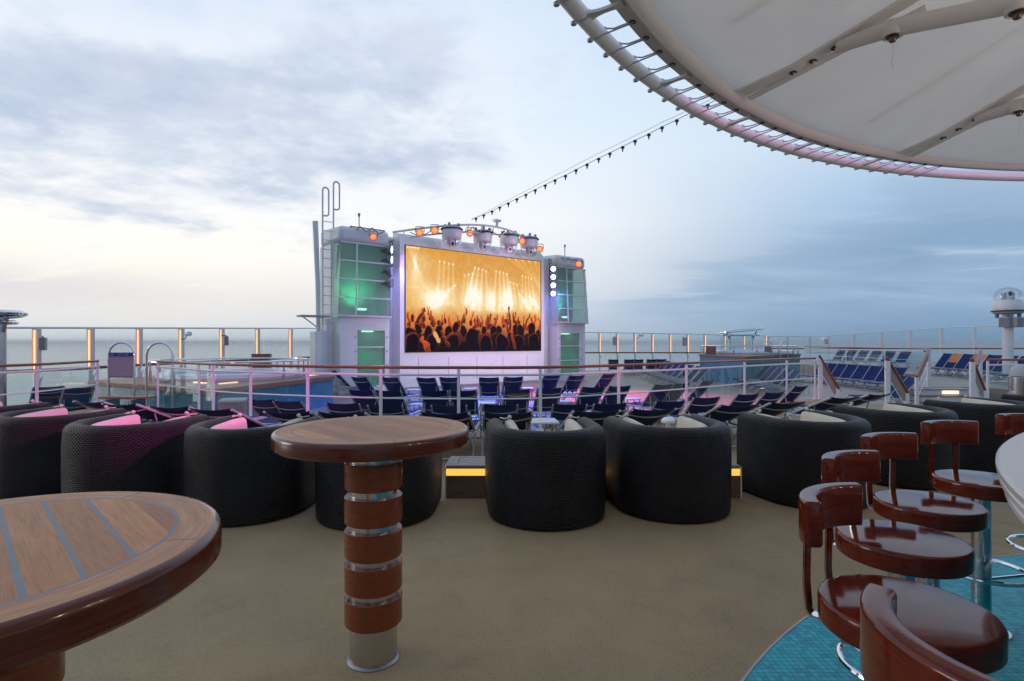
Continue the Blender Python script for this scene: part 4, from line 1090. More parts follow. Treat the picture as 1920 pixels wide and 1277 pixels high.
# ================================================================== sun loungers
def sling_mat(name, c):
    m = cloth(name, c, 500, .75); t, b = nt_of(m); b.inputs['Specular IOR Level'].default_value = .12; b.inputs['Sheen Weight'].default_value = 0
    y = t.new('ShaderNodeSeparateXYZ', i_0=objco(t)).outputs[1]
    s = t.math('MULTIPLY', t.math('GREATER_THAN', y, .06), t.math('LESS_THAN', t.math('ABSOLUTE', t.math('SUBTRACT', t.math('FRACT', t.math('MULTIPLY', y, 5.0)), .5)), .09))
    s = t.math('MULTIPLY', s, t.math('LESS_THAN', y, .5))
    old = b.inputs['Base Color'].links[0].from_socket
    t.l.new(t.mix(s, old, (.55,.57,.62)), b.inputs['Base Color']); return m
M_sling = sling_mat('striped_navy_sling', (.020,.034,.125))
def sling(y0, z0, y1, z1, w, sag, n=8):
    d = Vector((0, y1-y0, z1-z0)).normalized(); nr = Vector((0, -d.z, d.y))
    if nr.z < 0: nr = -nr
    vs, fs = [], []
    for s in (0, 1):
        for i in range(n+1):
            x = -w/2+w*i/n; q = -sag*(1-(2*i/n-1)**2)
            for (y, z) in ((y0, z0), (y1, z1)):
                vs.append(Vector((x, y, z))+nr*(q-.007*s))
    m = 2*(n+1)
    for i in range(n):
        a = 2*i; fs.append((a, a+1, a+3, a+2)); fs.append((m+a, m+a+2, m+a+3, m+a+1))
        fs.append((a, a+2, m+a+2, m+a)); fs.append((a+1, m+a+1, m+a+3, a+3))
    fs.append((0, m, m+1, 1)); fs.append((2*n, 2*n+1, m+2*n+1, m+2*n))
    return MB().add(vs, fs)
ZS, BL = .30, .80
def make_lounger(angle):
    """local: hinge over the origin, feet towards +y"""
    root = thing('sun_lounger', 'x', 'sun lounger')
    a = R(angle); W = .60
    mb = MB()
    for s in (-1, 1):
        mb.tube([(s*.29,-.42,ZS),(s*.29,.85,ZS),(s*.29,1.02,ZS-.03),(s*.29,1.14,ZS-.12),(s*.29,1.20,.16),(s*.29,1.22,.012)], .019, 8)
    mb.tube([(-.29,1.22,.016),(.29,1.22,.016)], .017, 6); mb.tube([(-.29,-.42,ZS),(.29,-.42,ZS)], .016, 6); mb.tube([(-.29,.45,ZS-.02),(.29,.45,ZS-.02)], .014, 6)
    mb.build('frame', M_alu, root)
    for s in (-1, 1):
        MB().tube([(s*.305,.10,ZS-.01),(s*.305,-.30,.03),(s*.28,-.36,.014)], .016, 6).build('rear_leg', M_alu, root)
        MB().tube([(s*.27,-.38,ZS-.01),(s*.27,-.05,.014)], .014, 6).build('rear_leg', M_alu, root)
    MB().tube([(-.28,-.36,.015),(.28,-.36,.015)], .015, 6).build('floor_bar', M_alu, root)
    c, s_ = math.cos(a), math.sin(a)
    zz = ZS+.02
    for s in (-1, 1): f = MB().tube([(s*.295,.02,ZS+.02),(s*.295,-BL*c,ZS+.02+BL*s_)], .018, 8).build('backrest_rail', M_alu, root)
    sling(.02, zz+.012, -BL*c*1.015, zz+BL*s_*1.015+.012, .575, .03).build('backrest_sling', M_sling, root)
    q = .80; nrm = Vector((0, -s_, -c))           # away from the sitter: below and behind the back
    MB().tube([Vector((x*.29, -BL*q*c, zz+BL*q*s_))+nrm*(.045*(1-x*x)+.015) for x in (-1,-.7,-.35,0,.35,.7,1)], .010, 6).build('back_brace', M_alu, root)
    if angle > 30:
        MB().tube([Vector((x*.29, -BL*.22*c, zz+BL*.22*s_))+nrm*.05*(1-x*x) for x in (-1,-.5,0,.5,1)], .010, 6).build('back_brace', M_alu, root)
    for s in (-1, 1): MB().tube([(s*.25,-BL*.55*c,zz+BL*.55*s_-.01),(s*.25,-.34,ZS)], .010, 6).build('back_stay', M_alu, root)
    sling(1.05, ZS+.012, .03, ZS+.012, .575, .025).build('seat_sling', M_sling, root)
    return root
PROTO = {}
def lounger(head, facing, floor, angle, label, group):
    """head: (x,y) of the top of the backrest; facing: direction of the feet"""
    if angle not in PROTO: o = PROTO[angle] = make_lounger(angle)
    else: o = copy_tree(PROTO[angle])
    f = Vector(facing).normalized(); k = BL*math.cos(R(angle))*1.015
    o.location = (head[0]+f.x*k, head[1]+f.y*k, floor)
    o.rotation_euler = (0, 0, math.atan2(f.y, f.x)-math.pi/2)
    return tag(o, label, 'sun lounger', group)
TGT = Vector((-1.0, 25.0))
def ztop(angle): return ZS+.032+BL*1.015*math.sin(R(angle))
def row(pix, floor, angle, name, group, jit=3):
    dz = EYE-floor-ztop(angle)
    for i, (px, py) in enumerate(pix):
        d = dz*F/(py-HZ); h = Vector((gx(px, d), d)); f = TGT-h
        a = R(random.uniform(-jit, jit)); f = Vector((f.x*math.cos(a)-f.y*math.sin(a), f.x*math.sin(a)+f.y*math.cos(a)))
        lounger(h, f, floor, angle, name % ORD[i], group)
random.seed(11)
row([(164.5,751.5),(222,755.5),(316,760.6),(393,765),(538,770),(639,771.6),(833,772),(952.7,771.7),(1119,768.4),(1227,765),(1388.6,757.8),(1479,753),(1586,743.3),(1650.8,737.5)],
    0, 24, 'dark sun lounger with low back right behind the wicker tub chairs, %s from left', 'front row of sun loungers')
row([(489,748),(537.5,751),(642,755),(721.5,758),(841.5,758.3),(938,757),(1069,756.5),(1145,755.3),(1258,751),(1326,744),(1404,738),(1453,735),(1502.5,723)],
    FLOOR2, 48, 'navy sun lounger just beyond the curved glass railing, %s from left', 'second row of sun loungers')
row([(675.5,730),(727,731),(814,731),(868.5,731),(970,729),(1031,726.4),(1113,724.5),(1162.5,723),(1245.6,720),(1280,717.5),(1329,712.5)],
    FLOOR2, 48, 'navy sun lounger in the middle row on the pool deck, %s from left', 'middle row of sun loungers')
row([(625,694),(672.7,706.4),(730,707),(798,707.6),(841.5,706.7),(916.7,707),(963,706),(1036,701.5),(1082,703.5),(1142.6,700.5)],
    FLOOR2, 48, 'navy sun lounger in the row nearest the screen wall, %s from left', 'row of sun loungers nearest the screen')
def block(items, floor, angle, name, group):
    for i, (px, d, f) in enumerate(items): lounger((gx(px, d), d), f, floor, angle, name % ORD[i], group)
block([(92,13.4,(-.75,.6)),(150,13.2,(-.75,.6))], FLOOR2, 48, 'grey looking sun lounger seen through the far left glass panel, %s from left', 'loungers behind the left glass')
block([(1150,34,(.2,1)),(1180,34,(.15,1)),(1197,34.2,(.15,1)),(1222,34.4,(.1,1)),(1240,34.6,(.1,1))], FLOOR2, 48, 'far dark sun lounger below the lit bow windscreen posts, %s from left', 'loungers below the bow windscreen')
block([(1252,31.5,(-1,-.25)),(1262,30,(-1,-.22)),(1273,28.6,(-1,-.2)),(1284,27.2,(-1,-.18)),(1297,25.9,(-1,-.15)),(1312,24.7,(-1,-.1)),(1327,23.5,(-1,-.05))], FLOOR2, 48, 'blue lounger pointing left on the open deck before the distant tub, %s from left', 'loungers before the starboard tub')
block([(1432,26.8,(-1,-.05)),(1442,25.6,(-1,-.05)),(1453,24.4,(-1,-.03)),(1466,23.3,(-1,0)),(1481,22.2,(-1,0)),(1497,21.1,(-1,.02))], FLOOR2, 48, 'lounger with bent tube foot right of the distant tub wall, %s from left', 'loungers right of the starboard tub')
block([(1548,28.4,(-.93,-.36)),(1564,27.8,(-.93,-.36)),(1582,27.1,(-.93,-.36)),(1601,26.4,(-.93,-.36)),(1622,25.6,(-.93,-.36)),(1645,24.8,(-.93,-.36)),(1669,24,(-.93,-.36)),(1690,23.2,(-.93,-.34))], FLOOR2, 48, 'bright blue lounger seen through the stair gap at the right, %s from left', 'blue loungers beyond the stair gap')
block([(1700,17.4,(-1,.1)),(1714,16.7,(-1,.1))], FLOOR2, 48, 'folded looking lounger frame beside the white steps, %s from left', 'loungers beside the steps')
block([(1782,25.2,(-.95,-.25)),(1800,24.5,(-.95,-.25)),(1820,23.9,(-.95,-.25)),(1842,23.3,(-.95,-.25)),(1868,22.4,(-.95,-.2)),(1897,21.4,(-.95,-.15)),(1930,20.2,(-1,-.05)),(1968,19.2,(-1,-.05))], .05, 48, 'blue lounger on the terrace above the white steps, %s from left', 'loungers on the starboard terrace')
block([(1580,35.6,(-.9,-.4)),(1600,35,(-.9,-.4)),(1622,34.3,(-.9,-.4)),(1646,33.5,(-.9,-.4)),(1672,32.5,(-.9,-.4)),(1700,31.4,(-.9,-.4))], .05, 48, 'faint blue lounger behind the distant terrace railing, %s from left', 'loungers behind the terrace railing')
def towel(px, d, f, floor, angle, label, m, q0=.35, q1=.97):
    f = Vector(f).normalized(); k = BL*math.cos(R(angle))*1.015
    t = thing('towel', label, 'towel', (gx(px,d)+f.x*k, d+f.y*k, floor), math.atan2(f.y, f.x)-math.pi/2, 'towels on loungers')
    c, s = math.cos(R(angle)), math.sin(R(angle))
    sling(-BL*q0*c, ZS+.055+BL*q0*s, -BL*q1*c, ZS+.055+BL*q1*s, .50, .02).build('cloth', m, t)
towel(1800, 24.5, (-.95,-.25), .05, 48, 'orange towel on the second terrace lounger above the steps', M_orange)
towel(1842, 23.3, (-.95,-.25), .05, 48, 'orange towel beside the dark post right of the steps', M_orange)

def side_table(px, py, floor, label, rz=0):
    h = .40; d = (EYE-floor-h)*F/(py-HZ)
    t = thing('side_table', label, 'side table', (gx(px,d), d, floor), rz, 'low white side tables')
    mb = MB()
    for k in range(5): mb.box(-.22, .22, -.22+.09*k, -.14+.09*k, h-.022, h)
    mb.build('table_top', M_rail, t, smooth=False)
    for x in (-.18, .18):
        for y in (-.18, .18): MB().tube([(x,y,0),(x,y,h-.023)], .015, 6).build('leg', M_alu, t)
    return t
side_table(1015, 788, 0, 'white side table glimpsed between the front loungers above a tub chair', R(5))
side_table(785, 757, FLOOR2, 'white side table left of centre beyond the glass railing', R(-8))
side_table(776, 730, FLOOR2, 'small white side table below the left side of the screen', R(8))
side_table(913, 754.5, FLOOR2, 'white side table just above the teak table, left of the railing post', R(3))
side_table(882, 728, FLOOR2, 'small white side table beside a thin railing post below the screen', 0)
side_table(1054, 751.5, FLOOR2, 'white side table between second row loungers, right of the post', R(-4))
side_table(988, 727, FLOOR2, 'small white side table below the right half of the screen', R(4))
side_table(1183, 747, FLOOR2, 'white side table right of the railing post among navy loungers', R(12))
tt = side_table(1068, 743, FLOOR2, 'white side table piled with rolled white towels', R(-6))
for k in range(3):
    p = tt.location+Vector((-.14+.14*k, 0, .40+.062)); o = thing('rolled_towel', 'rolled white towels lying on the small table', 'towel', p, R(80), 'rolled towels on the table')
    mb = MB(); mb.tube([(-.18,0,0),(.18,0,0)], .062, 12); mb.tube([(-.185,0,0),(.185,0,0)], .03, 10); mb.build('cloth', M_towel, o)
bl_ = thing('pedestal_lamp', 'short round topped pedestal glimpsed beside a tub chair cushion', 'pedestal', (gx(1253,6.7),6.7,0))
MB().lathe([(.08,0),(.035,.03),(.03,.52)], 14).build('stem', M_rail, bl_)
MB().lathe([(.03,.521),(.085,.53),(.085,.56),(.05,.59),(.001,.595)], 16).build('cap', M_rail, bl_)

# ================================================================== wicker tub chairs
def make_tub():
    root = thing('tub_chair', 'x', 'armchair')
    Rr = .425; arm = .40; path = []
    def upath(r, arm, n=28, m=6):
        p = []
        for k in range(m): p.append((-r, arm*(1-k/m), -1.0, 0.0, 0))
        for k in range(n+1):
            a = math.pi+math.pi*k/n; p.append((r*math.cos(a), r*math.sin(a), math.cos(a), math.sin(a), 0))
        for k in range(1, m+1): p.append((r, arm*k/m, 1.0, 0.0, 0))
        return p
    th = .085
    prof = [(th-.012,.012),(th-.002,.03),(th+.004,.2),(th+.006,.4),(th+.005,.60),(th-.002,.69)]
    for k in range(1, 9):
        a = math.pi*k/9; prof.append((th*math.cos(a), .70+.085*math.sin(a)))
    prof += [(-th,.68),(-th,.30),(-th+.01,.012)]
    sh = MB().sweep(upath(Rr, arm), prof)
    sh.build('wicker_shell', M_wicker, root)
    mb = MB(); mb.lathe([(.001,.26),(.36,.26)], 24); mb.box(-.36, .36, 0, .39, .10, .26); mb.build('wicker_base', M_wicker, root)
    tc = .05
    cp = [(tc,.40),(tc,.69)]+[(tc*math.cos(math.pi*k/6), .705+.05*math.sin(math.pi*k/6)) for k in range(1,6)]+[(-tc,.69),(-tc-.02,.40)]
    up_ = [(x, y, nx, ny, .02*min(1, max(0, (y+.12)/.35))) for x, y, nx, ny, _ in upath(Rr-th-tc-.004, arm-.03)]
    cu = MB().sweep(up_, cp)
    cu.build('back_cushion', M_cream, root)
    mb = MB(); mb.lathe([(.001,.42),(.25,.42),(.27,.38),(.27,.28)], 24); mb.box(-.27, .27, 0, .40, .28, .42); mb.build('seat_cushion', M_cream, root)
    for s in (-1, 1):
        x = s*(Rr-th-.05)
        MB().lathe([(.001,.02),(.016,.012),(.02,0),(.012,-.015),(.001,-.02)], 10, (x, arm-.06, .80)).tube([(x,arm-.06,.795),(x+s*.05,arm-.10,.79),(x+s*.085,arm-.02,.79)], .006, 5).build('cushion_tie', M_cream, root)
    return root
TUB = [  # x, y, extra rotation, label
 (-7.35,7.05,0,'wicker tub chair farthest left, only its pink-lit cushion end in view'),
 (-6.05,6.35,0,'wicker tub chair at the left photo edge behind two others, arm tip showing'),
 (-4.72,5.72,0,'dark wicker tub chair cut off by the left photo edge, with pink cushion'),
 (-3.53,5.18,0,'dark wicker tub chair with pink cushion, whole, left of the middle-left one'),
 (-2.34,4.98,0,'dark wicker tub chair partly hidden behind the round table rim, pink cushion'),
 (-1.18,4.88,0,'dark wicker tub chair directly behind the table pedestal, left of the light box'),
 (.30,4.88,2,'dark wicker tub chair seen squarely from behind, right of the glowing light box'),
 (1.44,5.06,2,'dark wicker tub chair with cream cushion, right of the squarely seen chair'),
 (2.88,5.40,4,'dark wicker tub chair with cream cushion behind the nearest bar stool backs'),
 (4.24,6.10,4,'dark wicker tub chair behind the middle bar stools, long cream cushion edge'),
 (5.72,6.75,4,'dark wicker tub chair behind the far bar stools with cream cushion'),
 (7.35,7.55,4,'wicker tub chair near the right photo edge below the silver bin'),
 (8.95,8.75,4,'farthest wicker tub chair at the right photo edge, cream top just visible')]
proto = make_tub()
for i, (x, y, ex, lb) in enumerate(TUB):
    o = proto if i == 0 else copy_tree(proto)
    f = TGT-Vector((x, y)); o.location = (x, y, 0.0)
    o.rotation_euler = (0, 0, math.atan2(f.y, f.x)-math.pi/2+R(ex))
    tag(o, lb, 'armchair', 'wicker tub chairs in a curved row')

# low illuminated box between the chairs
lbx = thing('light_box', 'low wooden step box with glowing amber panel between tub chairs', 'step', (gx(834,5.33), 5.33, 0))
w = gx(1391, 5.33)-gx(834, 5.33)
MB().box(.012, w-.012, .014, .43, 0, .215).build('wooden_base', M_stepwood, lbx, smooth=False)
MB().box(.012, w-.012, .02, .43, .216, .285).build('amber_panel', M_amber, lbx, smooth=False)
mb = MB().box(0, .011, 0, .44, 0, .300).box(w-.011, w, 0, .44, 0, .300).build('end_frame', M_rail, lbx, smooth=False)
mb = MB(); n = 4; pw = w/n
for k in range(n):
    x0 = .012+(w-.024)*k/n; x1 = .012+(w-.024)*(k+1)/n-.004
    mb.box(x0, x1, -.004, .07, .286, .318).box(x0, x1, .37, .44, .286, .318).box(x0, x0+.10, .073, .367, .286, .318).box(x1-.10, x1, .073, .367, .286, .318)
    for j in range(4): mb.box(x0+.104, x1-.104, .073+j*.0737, .143+j*.0737, .286, .316)
mb.build('slatted_top', M_greyteak, lbx, smooth=False, bevel=.003)

# ================================================================== tall round tables
def make_table():
    t = thing('bar_table', 'x', 'table')
    r, zt, th = .45, 1.093, .072
    MB().lathe([(.0005,zt),(r-.018,zt)], 96).build('table_top', M_top, t)
    MB().lathe([(r-.018,zt),(r-.008,zt-.002),(r-.002,zt-.008),(r,zt-.018),(r,zt-th+.01),(r-.01,zt-th),(.14,zt-th),(.13,zt-th-.02)], 96).build('rim', M_rim, t)
    p = t
    MB().lathe([(.124,0),(.124,.005),(.118,.011),(.1112,.014)], 48).build('floor_flange', M_dullsteel, t)
    MB().lathe([(.1105,.0),(.1105,.05),(.11,1.0),(.115,1.0),(.115,1.02)], 48).lathe([(.128,.985),(.128,1.0)], 40).build('steel_column', M_steel, p)
    for z0 in (.178,.336,.494,.652,.812):
        MB().lathe([(.111,z0),(.130,z0),(.134,z0+.004),(.134,z0+.120),(.130,z0+.124),(.111,z0+.124)], 48).build('wooden_band', M_band, p)
    return t
t1 = make_table(); t1.location = (-.658, 2.65, 0); t1.rotation_euler = (0,0,R(44)); tag(t1, 'tall round teak table standing in the middle of the deck', 'table', 'tall round teak tables')
t2 = copy_tree(t1); t2.location = (-1.072, 1.085, 0); t2.rotation_euler = (0,0,R(45)); tag(t2, 'tall round teak table cut off at the lower left corner', 'table')
for ch in t2.children:
    if not ch.name.startswith(('table_top', 'rim')): ch.location = (.02, -.038, 0)          # its foot stands a little off centre

# ================================================================== bar counter and stools
bc = thing('bar_counter', 'pale stone bar counter with layered rounded edge at the right', 'bar counter', (BC[0], BC[1], 0))
def ringp(r0, r1, z0, z1, b=.008): return [(r0,z0),(r1-b,z0),(r1,z0+b),(r1,z1-b),(r1-b,z1),(r0,z1)]
MB().lathe(ringp(2.7,3.43,1.068,1.10), 160).build('counter_top', M_stone, bc)
MB().lathe(ringp(2.75,3.424,1.036,1.067), 160).build('counter_layer', M_stone, bc)
MB().lathe(ringp(2.8,3.41,.98,1.035,.02), 160).build('counter_layer', M_stone, bc)
MB().lathe([(2.95,.98),(3.08,.98),(3.08,.12),(3.0,.12),(3.0,.0)], 128).build('counter_front', M_walltile, bc)
MB().tube([(3.22*math.cos(2*math.pi*k/96), 3.22*math.sin(2*math.pi*k/96), .22) for k in range(96)], .022, 8, True).build('foot_rail', M_chrome, bc)

def make_stool():
    t = thing('bar_stool', 'x', 'bar stool')
    MB().lathe([(.001,.715),(.196,.715),(.203,.717),(.2075,.722),(.2085,.729),(.2085,.772),(.2075,.779),(.2045,.7845),(.200,.787),(.193,.788),(.001,.788)], 64).build('seat', M_mahog, t)
    # curved backrest block, rounded section swept round the seat
    n = 24; a0, a1 = R(90-43), R(90+43); rc = .232
    prof = []
    for (cx_, cz, st_) in ((.014,.012,-90),(.014,.118,0),(-.014,.118,90),(-.014,.012,180)):
        for k in range(4): q = R(st_+30*k); prof.append((cx_+.010*math.cos(q), cz+.010*math.sin(q)))
    vs, fs = [], []; P = len(prof)
    for i in range(n+1):
        a = a0+(a1-a0)*i/n; e = min(1, (min(i, n-i)+.35)/1.35) if False else 1
        for o, z in prof: vs.append(((rc+o)*math.cos(a), (rc+o)*math.sin(a), .928+z))
    for i in range(n):
        for k in range(P): fs.append((i*P+k, (i+1)*P+k, (i+1)*P+(k+1)%P, i*P+(k+1)%P))
    for i, sg in ((0,-1),(n,1)):                                     # softened ends
        a = (a0 if i == 0 else a1)+sg*.028; o0 = len(vs)
        for o, z in prof: vs.append(((rc+o*.6)*math.cos(a), (rc+o*.6)*math.sin(a), .928+.065+(z-.065)*.9))
        for k in range(P): fs.append((i*P+k, i*P+(k+1)%P, o0+(k+1)%P, o0+k))
        fs.append(tuple(o0+k for k in range(P)))
    MB().add(vs, fs).build('backrest', M_mahog, t)
    for s in (-1, 1):
        x = s*.075; mb = MB()
        y1 = math.sqrt(.236**2-x*x)
        pts = [(y1,.945),(y1,.90),(y1+.002,.80),(y1-.004,.722),(y1-.014,.708),(.05,.706)]
        for (ya, za), (yb, zb) in zip(pts[:-1], pts[1:]): mb.bar((x,ya,za), (x,yb,zb), .032, .006, up=(1,0,0) if False else (0,-(zb-za),(yb-ya)))
        so = mb.build('back_strap', M_chrome, t, smooth=False); mb = MB()
        for (ya, za), (yb, zb) in zip(pts[:3], pts[1:4]): mb.bar((x,ya-.0055,za), (x,yb-.0055,zb), .027, .004, up=(0,-(zb-za),(yb-ya)))
        mb.build('strap_facing', M_mahog, so, smooth=False)
    MB().lathe([(.12,0),(.12,.008),(.05,.014),(.042,.02),(.042,.70),(.10,.704),(.10,.7145)], 32).build('column', M_steel, t)
    n = 40
    fr = MB().tube([(.195*math.cos(2*math.pi*k/n), .195*math.sin(2*math.pi*k/n), .315) for k in range(n)], .0115, 8, True).build('foot_ring', M_chrome, t)
    mb = MB()
    for k in range(3): a = R(90+120*k); mb.tube([(.04*math.cos(a), .04*math.sin(a), .27), (.19*math.cos(a), .19*math.sin(a), .313)], .008, 6)
    mb.build('spoke', M_chrome, fr)
    return t
SLAB = ['nearest mahogany bar stool, only its big curved backrest in the corner', 'second nearest bar stool with its broad seat behind the nearest backrest', 'third bar stool from the corner, seat below the low curved back', 'fourth bar stool from the corner, in front of the cream tub chair', 'fifth bar stool, its seat reaching under the stone counter', 'farthest bar stool, only its backrest top beyond the stone counter']
proto = make_stool()
for i, (az, rz, rs) in enumerate(((-71.9,85,3.64),(-60.8,39,3.69),(-50.9,28,3.69),(-41.2,18,3.69),(-29.9,7,3.69),(-18.6,-3,3.69))):
    o = proto if i == 0 else copy_tree(proto)
    x, y = BC[0]+rs*math.sin(R(az)), BC[1]+rs*math.cos(R(az))
    o.location = (x, y, .0045); o.rotation_euler = (0, 0, R(rz))
    tag(o, SLAB[i], 'bar stool', 'mahogany bar stools round the counter')

# ================================================================== canopy over the bar
CC = (4.28, -.35); CZ = 2.80; RO, RI, RB = 4.757, 4.575, 4.406
cn = thing('canopy', 'round cream fabric canopy laced to a tubular ring over the bar', 'canopy', (CC[0], CC[1], 0))
pol = lambda az, r, z: Vector((r*math.sin(R(az)), r*math.cos(R(az)), z))
n = 180
MB().tube([pol(2*k, RO, CZ) for k in range(n)], .033, 12, True).build('ring_tube', M_rail, cn)
MB().lathe([(RI+.055,CZ+.01),(RI+.055,CZ+.004),(RI,CZ+.0),(RI,CZ+.01)], 180).build('lacing_flange', M_membrane, cn)
MB().tube([pol(2*k, RI-.036, CZ+.015) for k in range(n)], .034, 12, True).build('edge_tube', M_flap, cn)
SL = .27
mb = MB(); seg = 288; rad = [RI-.04, RI-.1, RB-.05, RB-.3, RB-.7, RB-1.3, 2.2, 1.3, .25]
vs, fs = [], []
for i in range(seg):
    az = 360*i/seg; k = abs(math.sin(math.pi*(az+43)/22.5))           # panels billow up between the ribs
    for r in rad:
        q = (RB-r); bil = .055*k*math.sin(math.pi*min(1, max(0, (q-.05)/4.2)))
        vs.append(pol(az, r, CZ+.045+SL*max(0, RB-.05-r)-.04*max(0, r-RB+.05)/.2+bil))
P = len(rad)
for i in range(seg):
    for k in range(P-1): fs.append((i*P+k, ((i+1) % seg)*P+k, ((i+1) % seg)*P+k+1, i*P+k+1))
mb.add(vs, fs); mb.build('membrane', M_mem, cn)
MB().lathe([(.14,0),(.14,CZ+1.2)], 24).build('mast', M_rail, cn)
for k in range(-7, 1):
    for j in range(5):
        az = -48.2+9*k+1.8*j+27
        if az < -72 or az > 12: continue
        a = pol(az, RI+.03, CZ+.002)
        eyel = MB().tube([a+Vector((.011*math.cos(q), .011*math.sin(q), -.003)) for q in [2*math.pi*w_/10 for w_ in range(10)]], .0035, 5, True).build('eyelet', M_dark, cn)
        MB().lathe([(.001,-.002),(.009,-.002)], 10, a).build('eyelet_sky_disc', M_rail, eyel)  # white disc stands for bright sky showing through the hole
        if j == 0:
            br = MB(); tz = R(az); ed = Vector((math.cos(tz), -math.sin(tz), 0))
            p0, p1 = pol(az, RI+.01, CZ+.004), pol(az, RO-.02, CZ+.0); vs = []
            for s in (0, 1):
                for q in range(7):
                    c = p0.lerp(p1, q/6); hw = .012+.030*(abs(q/6-.45)*1.6)**2.2+.0*q
                    vs += [c-ed*hw+Vector((0,0,-.012*s)), c+ed*hw+Vector((0,0,-.012*s))]
            fs = []
            for q in range(6):
                a_ = 2*q; fs += [(a_, a_+1, a_+3, a_+2), (14+a_, 14+a_+2, 14+a_+3, 14+a_+1), (a_, a_+2, 14+a_+2, 14+a_), (a_+1, 14+a_+1, 14+a_+3, a_+3)]
            br.add(vs, fs); br.build('ring_bracket', M_rail, cn)
        # lacing: over the ring tube and back to the eyelet
        wrap = [pol(az+.35*math.sin(q), RO+.036*math.cos(q)*1.0, CZ+.038*math.sin(q)) for q in [R(-150+30*w_) for w_ in range(11)]]
        MB().tube([a+Vector((0,0,-.006))]+wrap+[pol(az+.25, RO-.06, CZ+.012), pol(az+.12, RI+.05, CZ+.008)], .0036, 5).build('lacing_cord', M_lgrey, cn)
        MB().tube([wrap[4]+Vector((0,0,-.012)), wrap[4]+Vector((0,0,-.0))], .012, 6).build('lacing_knot', M_lgrey, cn)
def onrib(az, t, drop=.0): return pol(az, RB-.07-t, CZ+.045+SL*max(0,t+.02)-drop)
for az in (-65.5, -43.3, -20.6, 2.0):
    tz = R(az); ed = Vector((math.cos(tz), -math.sin(tz), 0)); rb = MB(); vs, fs = [], []
    N = 16
    for s in (0, 1):
        for q in range(N+1):
            t_ = -.15+4.05*q/N; c = onrib(az, t_, .035+.012*s); hw = .052
            vs += [c-ed*hw*.8, c+ed*hw*.8]
    m_ = 2*(N+1)
    for q in range(N):
        a_ = 2*q; fs += [(a_, a_+1, a_+3, a_+2), (m_+a_, m_+a_+2, m_+a_+3, m_+a_+1), (a_, a_+2, m_+a_+2, m_+a_), (a_+1, m_+a_+1, m_+a_+3, a_+3)]
    fs += [(0, m_, m_+1, 1)]
    rbo = rb.add(vs, fs).build('rib_flap', M_flap, cn, smooth=False)
    # lower sheet edge hanging beside the eyelets
    lo = MB(); lo.bar(onrib(az, -.14, .06)+ed*.058, onrib(az, .62, .075)+ed*.075, .05, .006); lo.build('rib_overlap', M_flap, rbo, smooth=False)
    for t_ in (.10, .19, .285, .385):
        c = onrib(az, t_, .055)+ed*.012
        MB().tube([c+Vector((.014*math.cos(q), .014*math.sin(q), 0)) for q in [R(60+27*w_) for w_ in range(11)]], .0045, 6).build('rib_eyelet', mat('brown_eyelet', (.07,.05,.045), .35, .6), rbo)
        MB().tube([c, c+ed*.03-Vector((0,0,.006)), c+ed*.06+Vector((0,0,.002))], .002, 4).build('rib_cord', M_flap, rbo)
    b1 = onrib(az, .516, .15); b2 = pol(az, RB-.07-.92, CZ-.03); b3 = pol(az, RB-.07-1.9, CZ-.10)
    MB().tube([b1+Vector((0,0,.03)), b1.lerp(b2,.5)+Vector((0,0,.03)), b2+Vector((0,0,.03)), b3], .038, 12).build('rib_strut', M_flap, rbo)
    MB().tube([b1+Vector((0,0,.03)), onrib(az, .30, .06)], [.038,.03], 12).build('strut_sleeve', M_flap, rbo)
    for b_ in (b1, b2):
        MB().lathe([(.001,-.022),(.012,-.02),(.016,-.012),(.016,.0),(.027,.001),(.027,.006)], 14, b_-Vector((0,0,.012))).build('bolt', mat('bronze_bolt', (.16,.11,.085), .35, .8), rbo)
        MB().lathe([(.04,.0),(.045,.012),(.045,.03)], 16, b_-Vector((0,0,.01))).build('bolt_collar', M_flap, rbo)
    c = b1-Vector((0,0,.03))
    MB().tube([c, c+Vector((.004,0,-.05)), c+Vector((-.004,.003,-.09)), c+Vector((.003,.001,-.125))], .0016, 4).build('loose_thread', M_flap, rbo)
    q = az+14.6; sm = MB(); sm.bar(onrib(q, .0, -.02), onrib(q, 1.2, -.075), .016, .004); sm.build('seam', M_flap, cn, smooth=False)
# pink strip lights on top of the flange
mb = MB(); mb.tube([pol(-46+k, RI+.03, CZ+.024) for k in range(62)], .006, 5); mb.build('pink_strip_light', mat('pink_strip', (.1,.02,.06), .5, emit=(1.0,.30,.68), estr=8), cn)

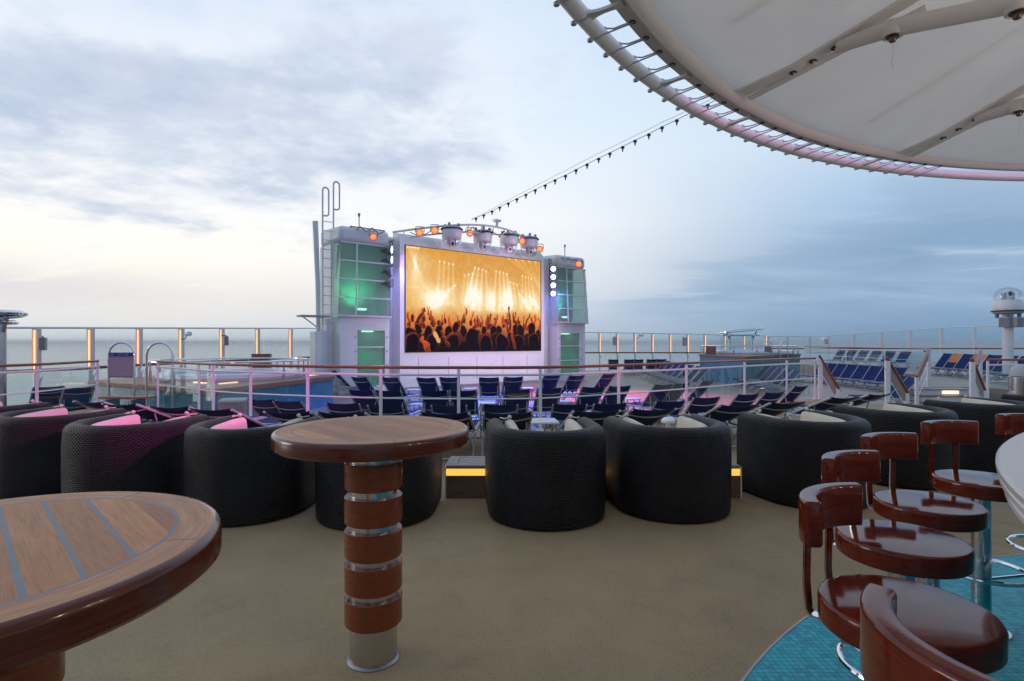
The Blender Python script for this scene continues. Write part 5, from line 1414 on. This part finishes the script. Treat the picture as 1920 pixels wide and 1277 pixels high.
# ================================================================== coloured stage light from the stage lamps and from added, unseen floods
MAG = (1.0,.07,.64)
def wide(o, sy): o.scale = (1, sy, 1); return o
wide(spot('pink_flood', (.9, 3.7, 2.70), (-3.7, 5.4, .98), 1350, MAG, 54, .45, .05), .34)  # pink floods added near the canopy rim, with no fixture in view
wide(spot('pink_flood', (.2, 3.4, 2.70), (-5.0, 9.6, .75), 1400, MAG, 46, .5, .05), .34)
wide(spot('pink_flood', (2.2, 4.0, 2.70), (3.3, 11.0, .98), 700, (1.0,.22,.40), 56, .5, .05), .26)
for px, py, d, tx in ((800,440,22.7,.9),(881,440,23.6,3.7),(965,452,24.8,6.6)):
    p = at(px, py, d); spot('wall_flood', p, SO+U*tx+Vector((0,0,1.3)), 420, (.66,.30,1.0), 105, .8, .15)
spot('wall_flood', (11.4, 19.7, 3.3), SO+U*4+Vector((0,0,2.6)), 3700, (1.0,.78,1.0), 46, .7, .2)  # added pale flood to brighten the wall, no fixture stands here
wide(spot('blue_flood', at(905,450,24.2), (.0, 18.0, -.5), 12000, (.10,.14,1.0), 80, .5, .3), .42)
spot('magenta_pool', at(954,452,25.2), (3.6, 20.5, -.5), 26000, (1.0,.08,.36), 52, .8, .2)
spot('blue_cove', SO+U*(-.45)+NV*.5+Vector((0,0,5.4)), SO+U*(-.5)-NV*.8+Vector((0,0,1.0)), 120, (.22,.34,1.0), 100, .9, .1)
spot('blue_cove', SO+U*8.3+NV*.5+Vector((0,0,4.4)), SO+U*9.6-NV*.6+Vector((0,0,3.6)), 60, (.14,.28,1.0), 110, .8, .1)
spot('blue_flood', SO+U*8.3+NV*.5+Vector((0,0,4.6)), (13.0, 27.5, -.2), 1100, (.08,.22,1.0), 40, .6, .2)
for px, d, lb in ((1428, 23.2, 'small warm lamp set in the open deck seen through the glass'), (1495, 31.5, 'tiny warm deck lamp among the far right loungers')):
    t = thing('deck_lamp', lb, 'lamp', (gx(px,d), d, FLOOR2), 0, 'deck lamps')
    MB().lathe([(.16,0),(.16,.05),(.12,.06)], 16).build('rim', M_steel, t); MB().lathe([(.12,.055),(.001,.07)], 16).build('lens', M_stepl, t)

# warm lamps of the bar under the canopy (their glints show on the stool edges)
for a in (-75, -45, -15):
    p = Vector((BC[0]+1.6*math.sin(R(a)), BC[1]+1.6*math.cos(R(a)), 2.35)); spot('bar_lamp', p, p-Vector((0,0,1)), 19, (1.0,.82,.66), radius=.06, typ='POINT')

# sea air: one even pale volume round everything
hz = MB().box(-21000, 21000, -21000, 21000, -28.5, 12.0).build('haze', None, smooth=False); tag(hz, kind='stuff')
hm = D.materials.new('sea_haze'); hm.use_nodes = True; t = NT(hm.node_tree); t.n.clear()
pv_ = t.new('ShaderNodeVolumePrincipled', i_Color=(.90,.93,.96,1), i_Density=.00028, i_Anisotropy=.55)
ho = t.new('ShaderNodeOutputMaterial'); t.l.new(pv_.outputs[0], ho.inputs['Volume']); hz.data.materials.append(hm)
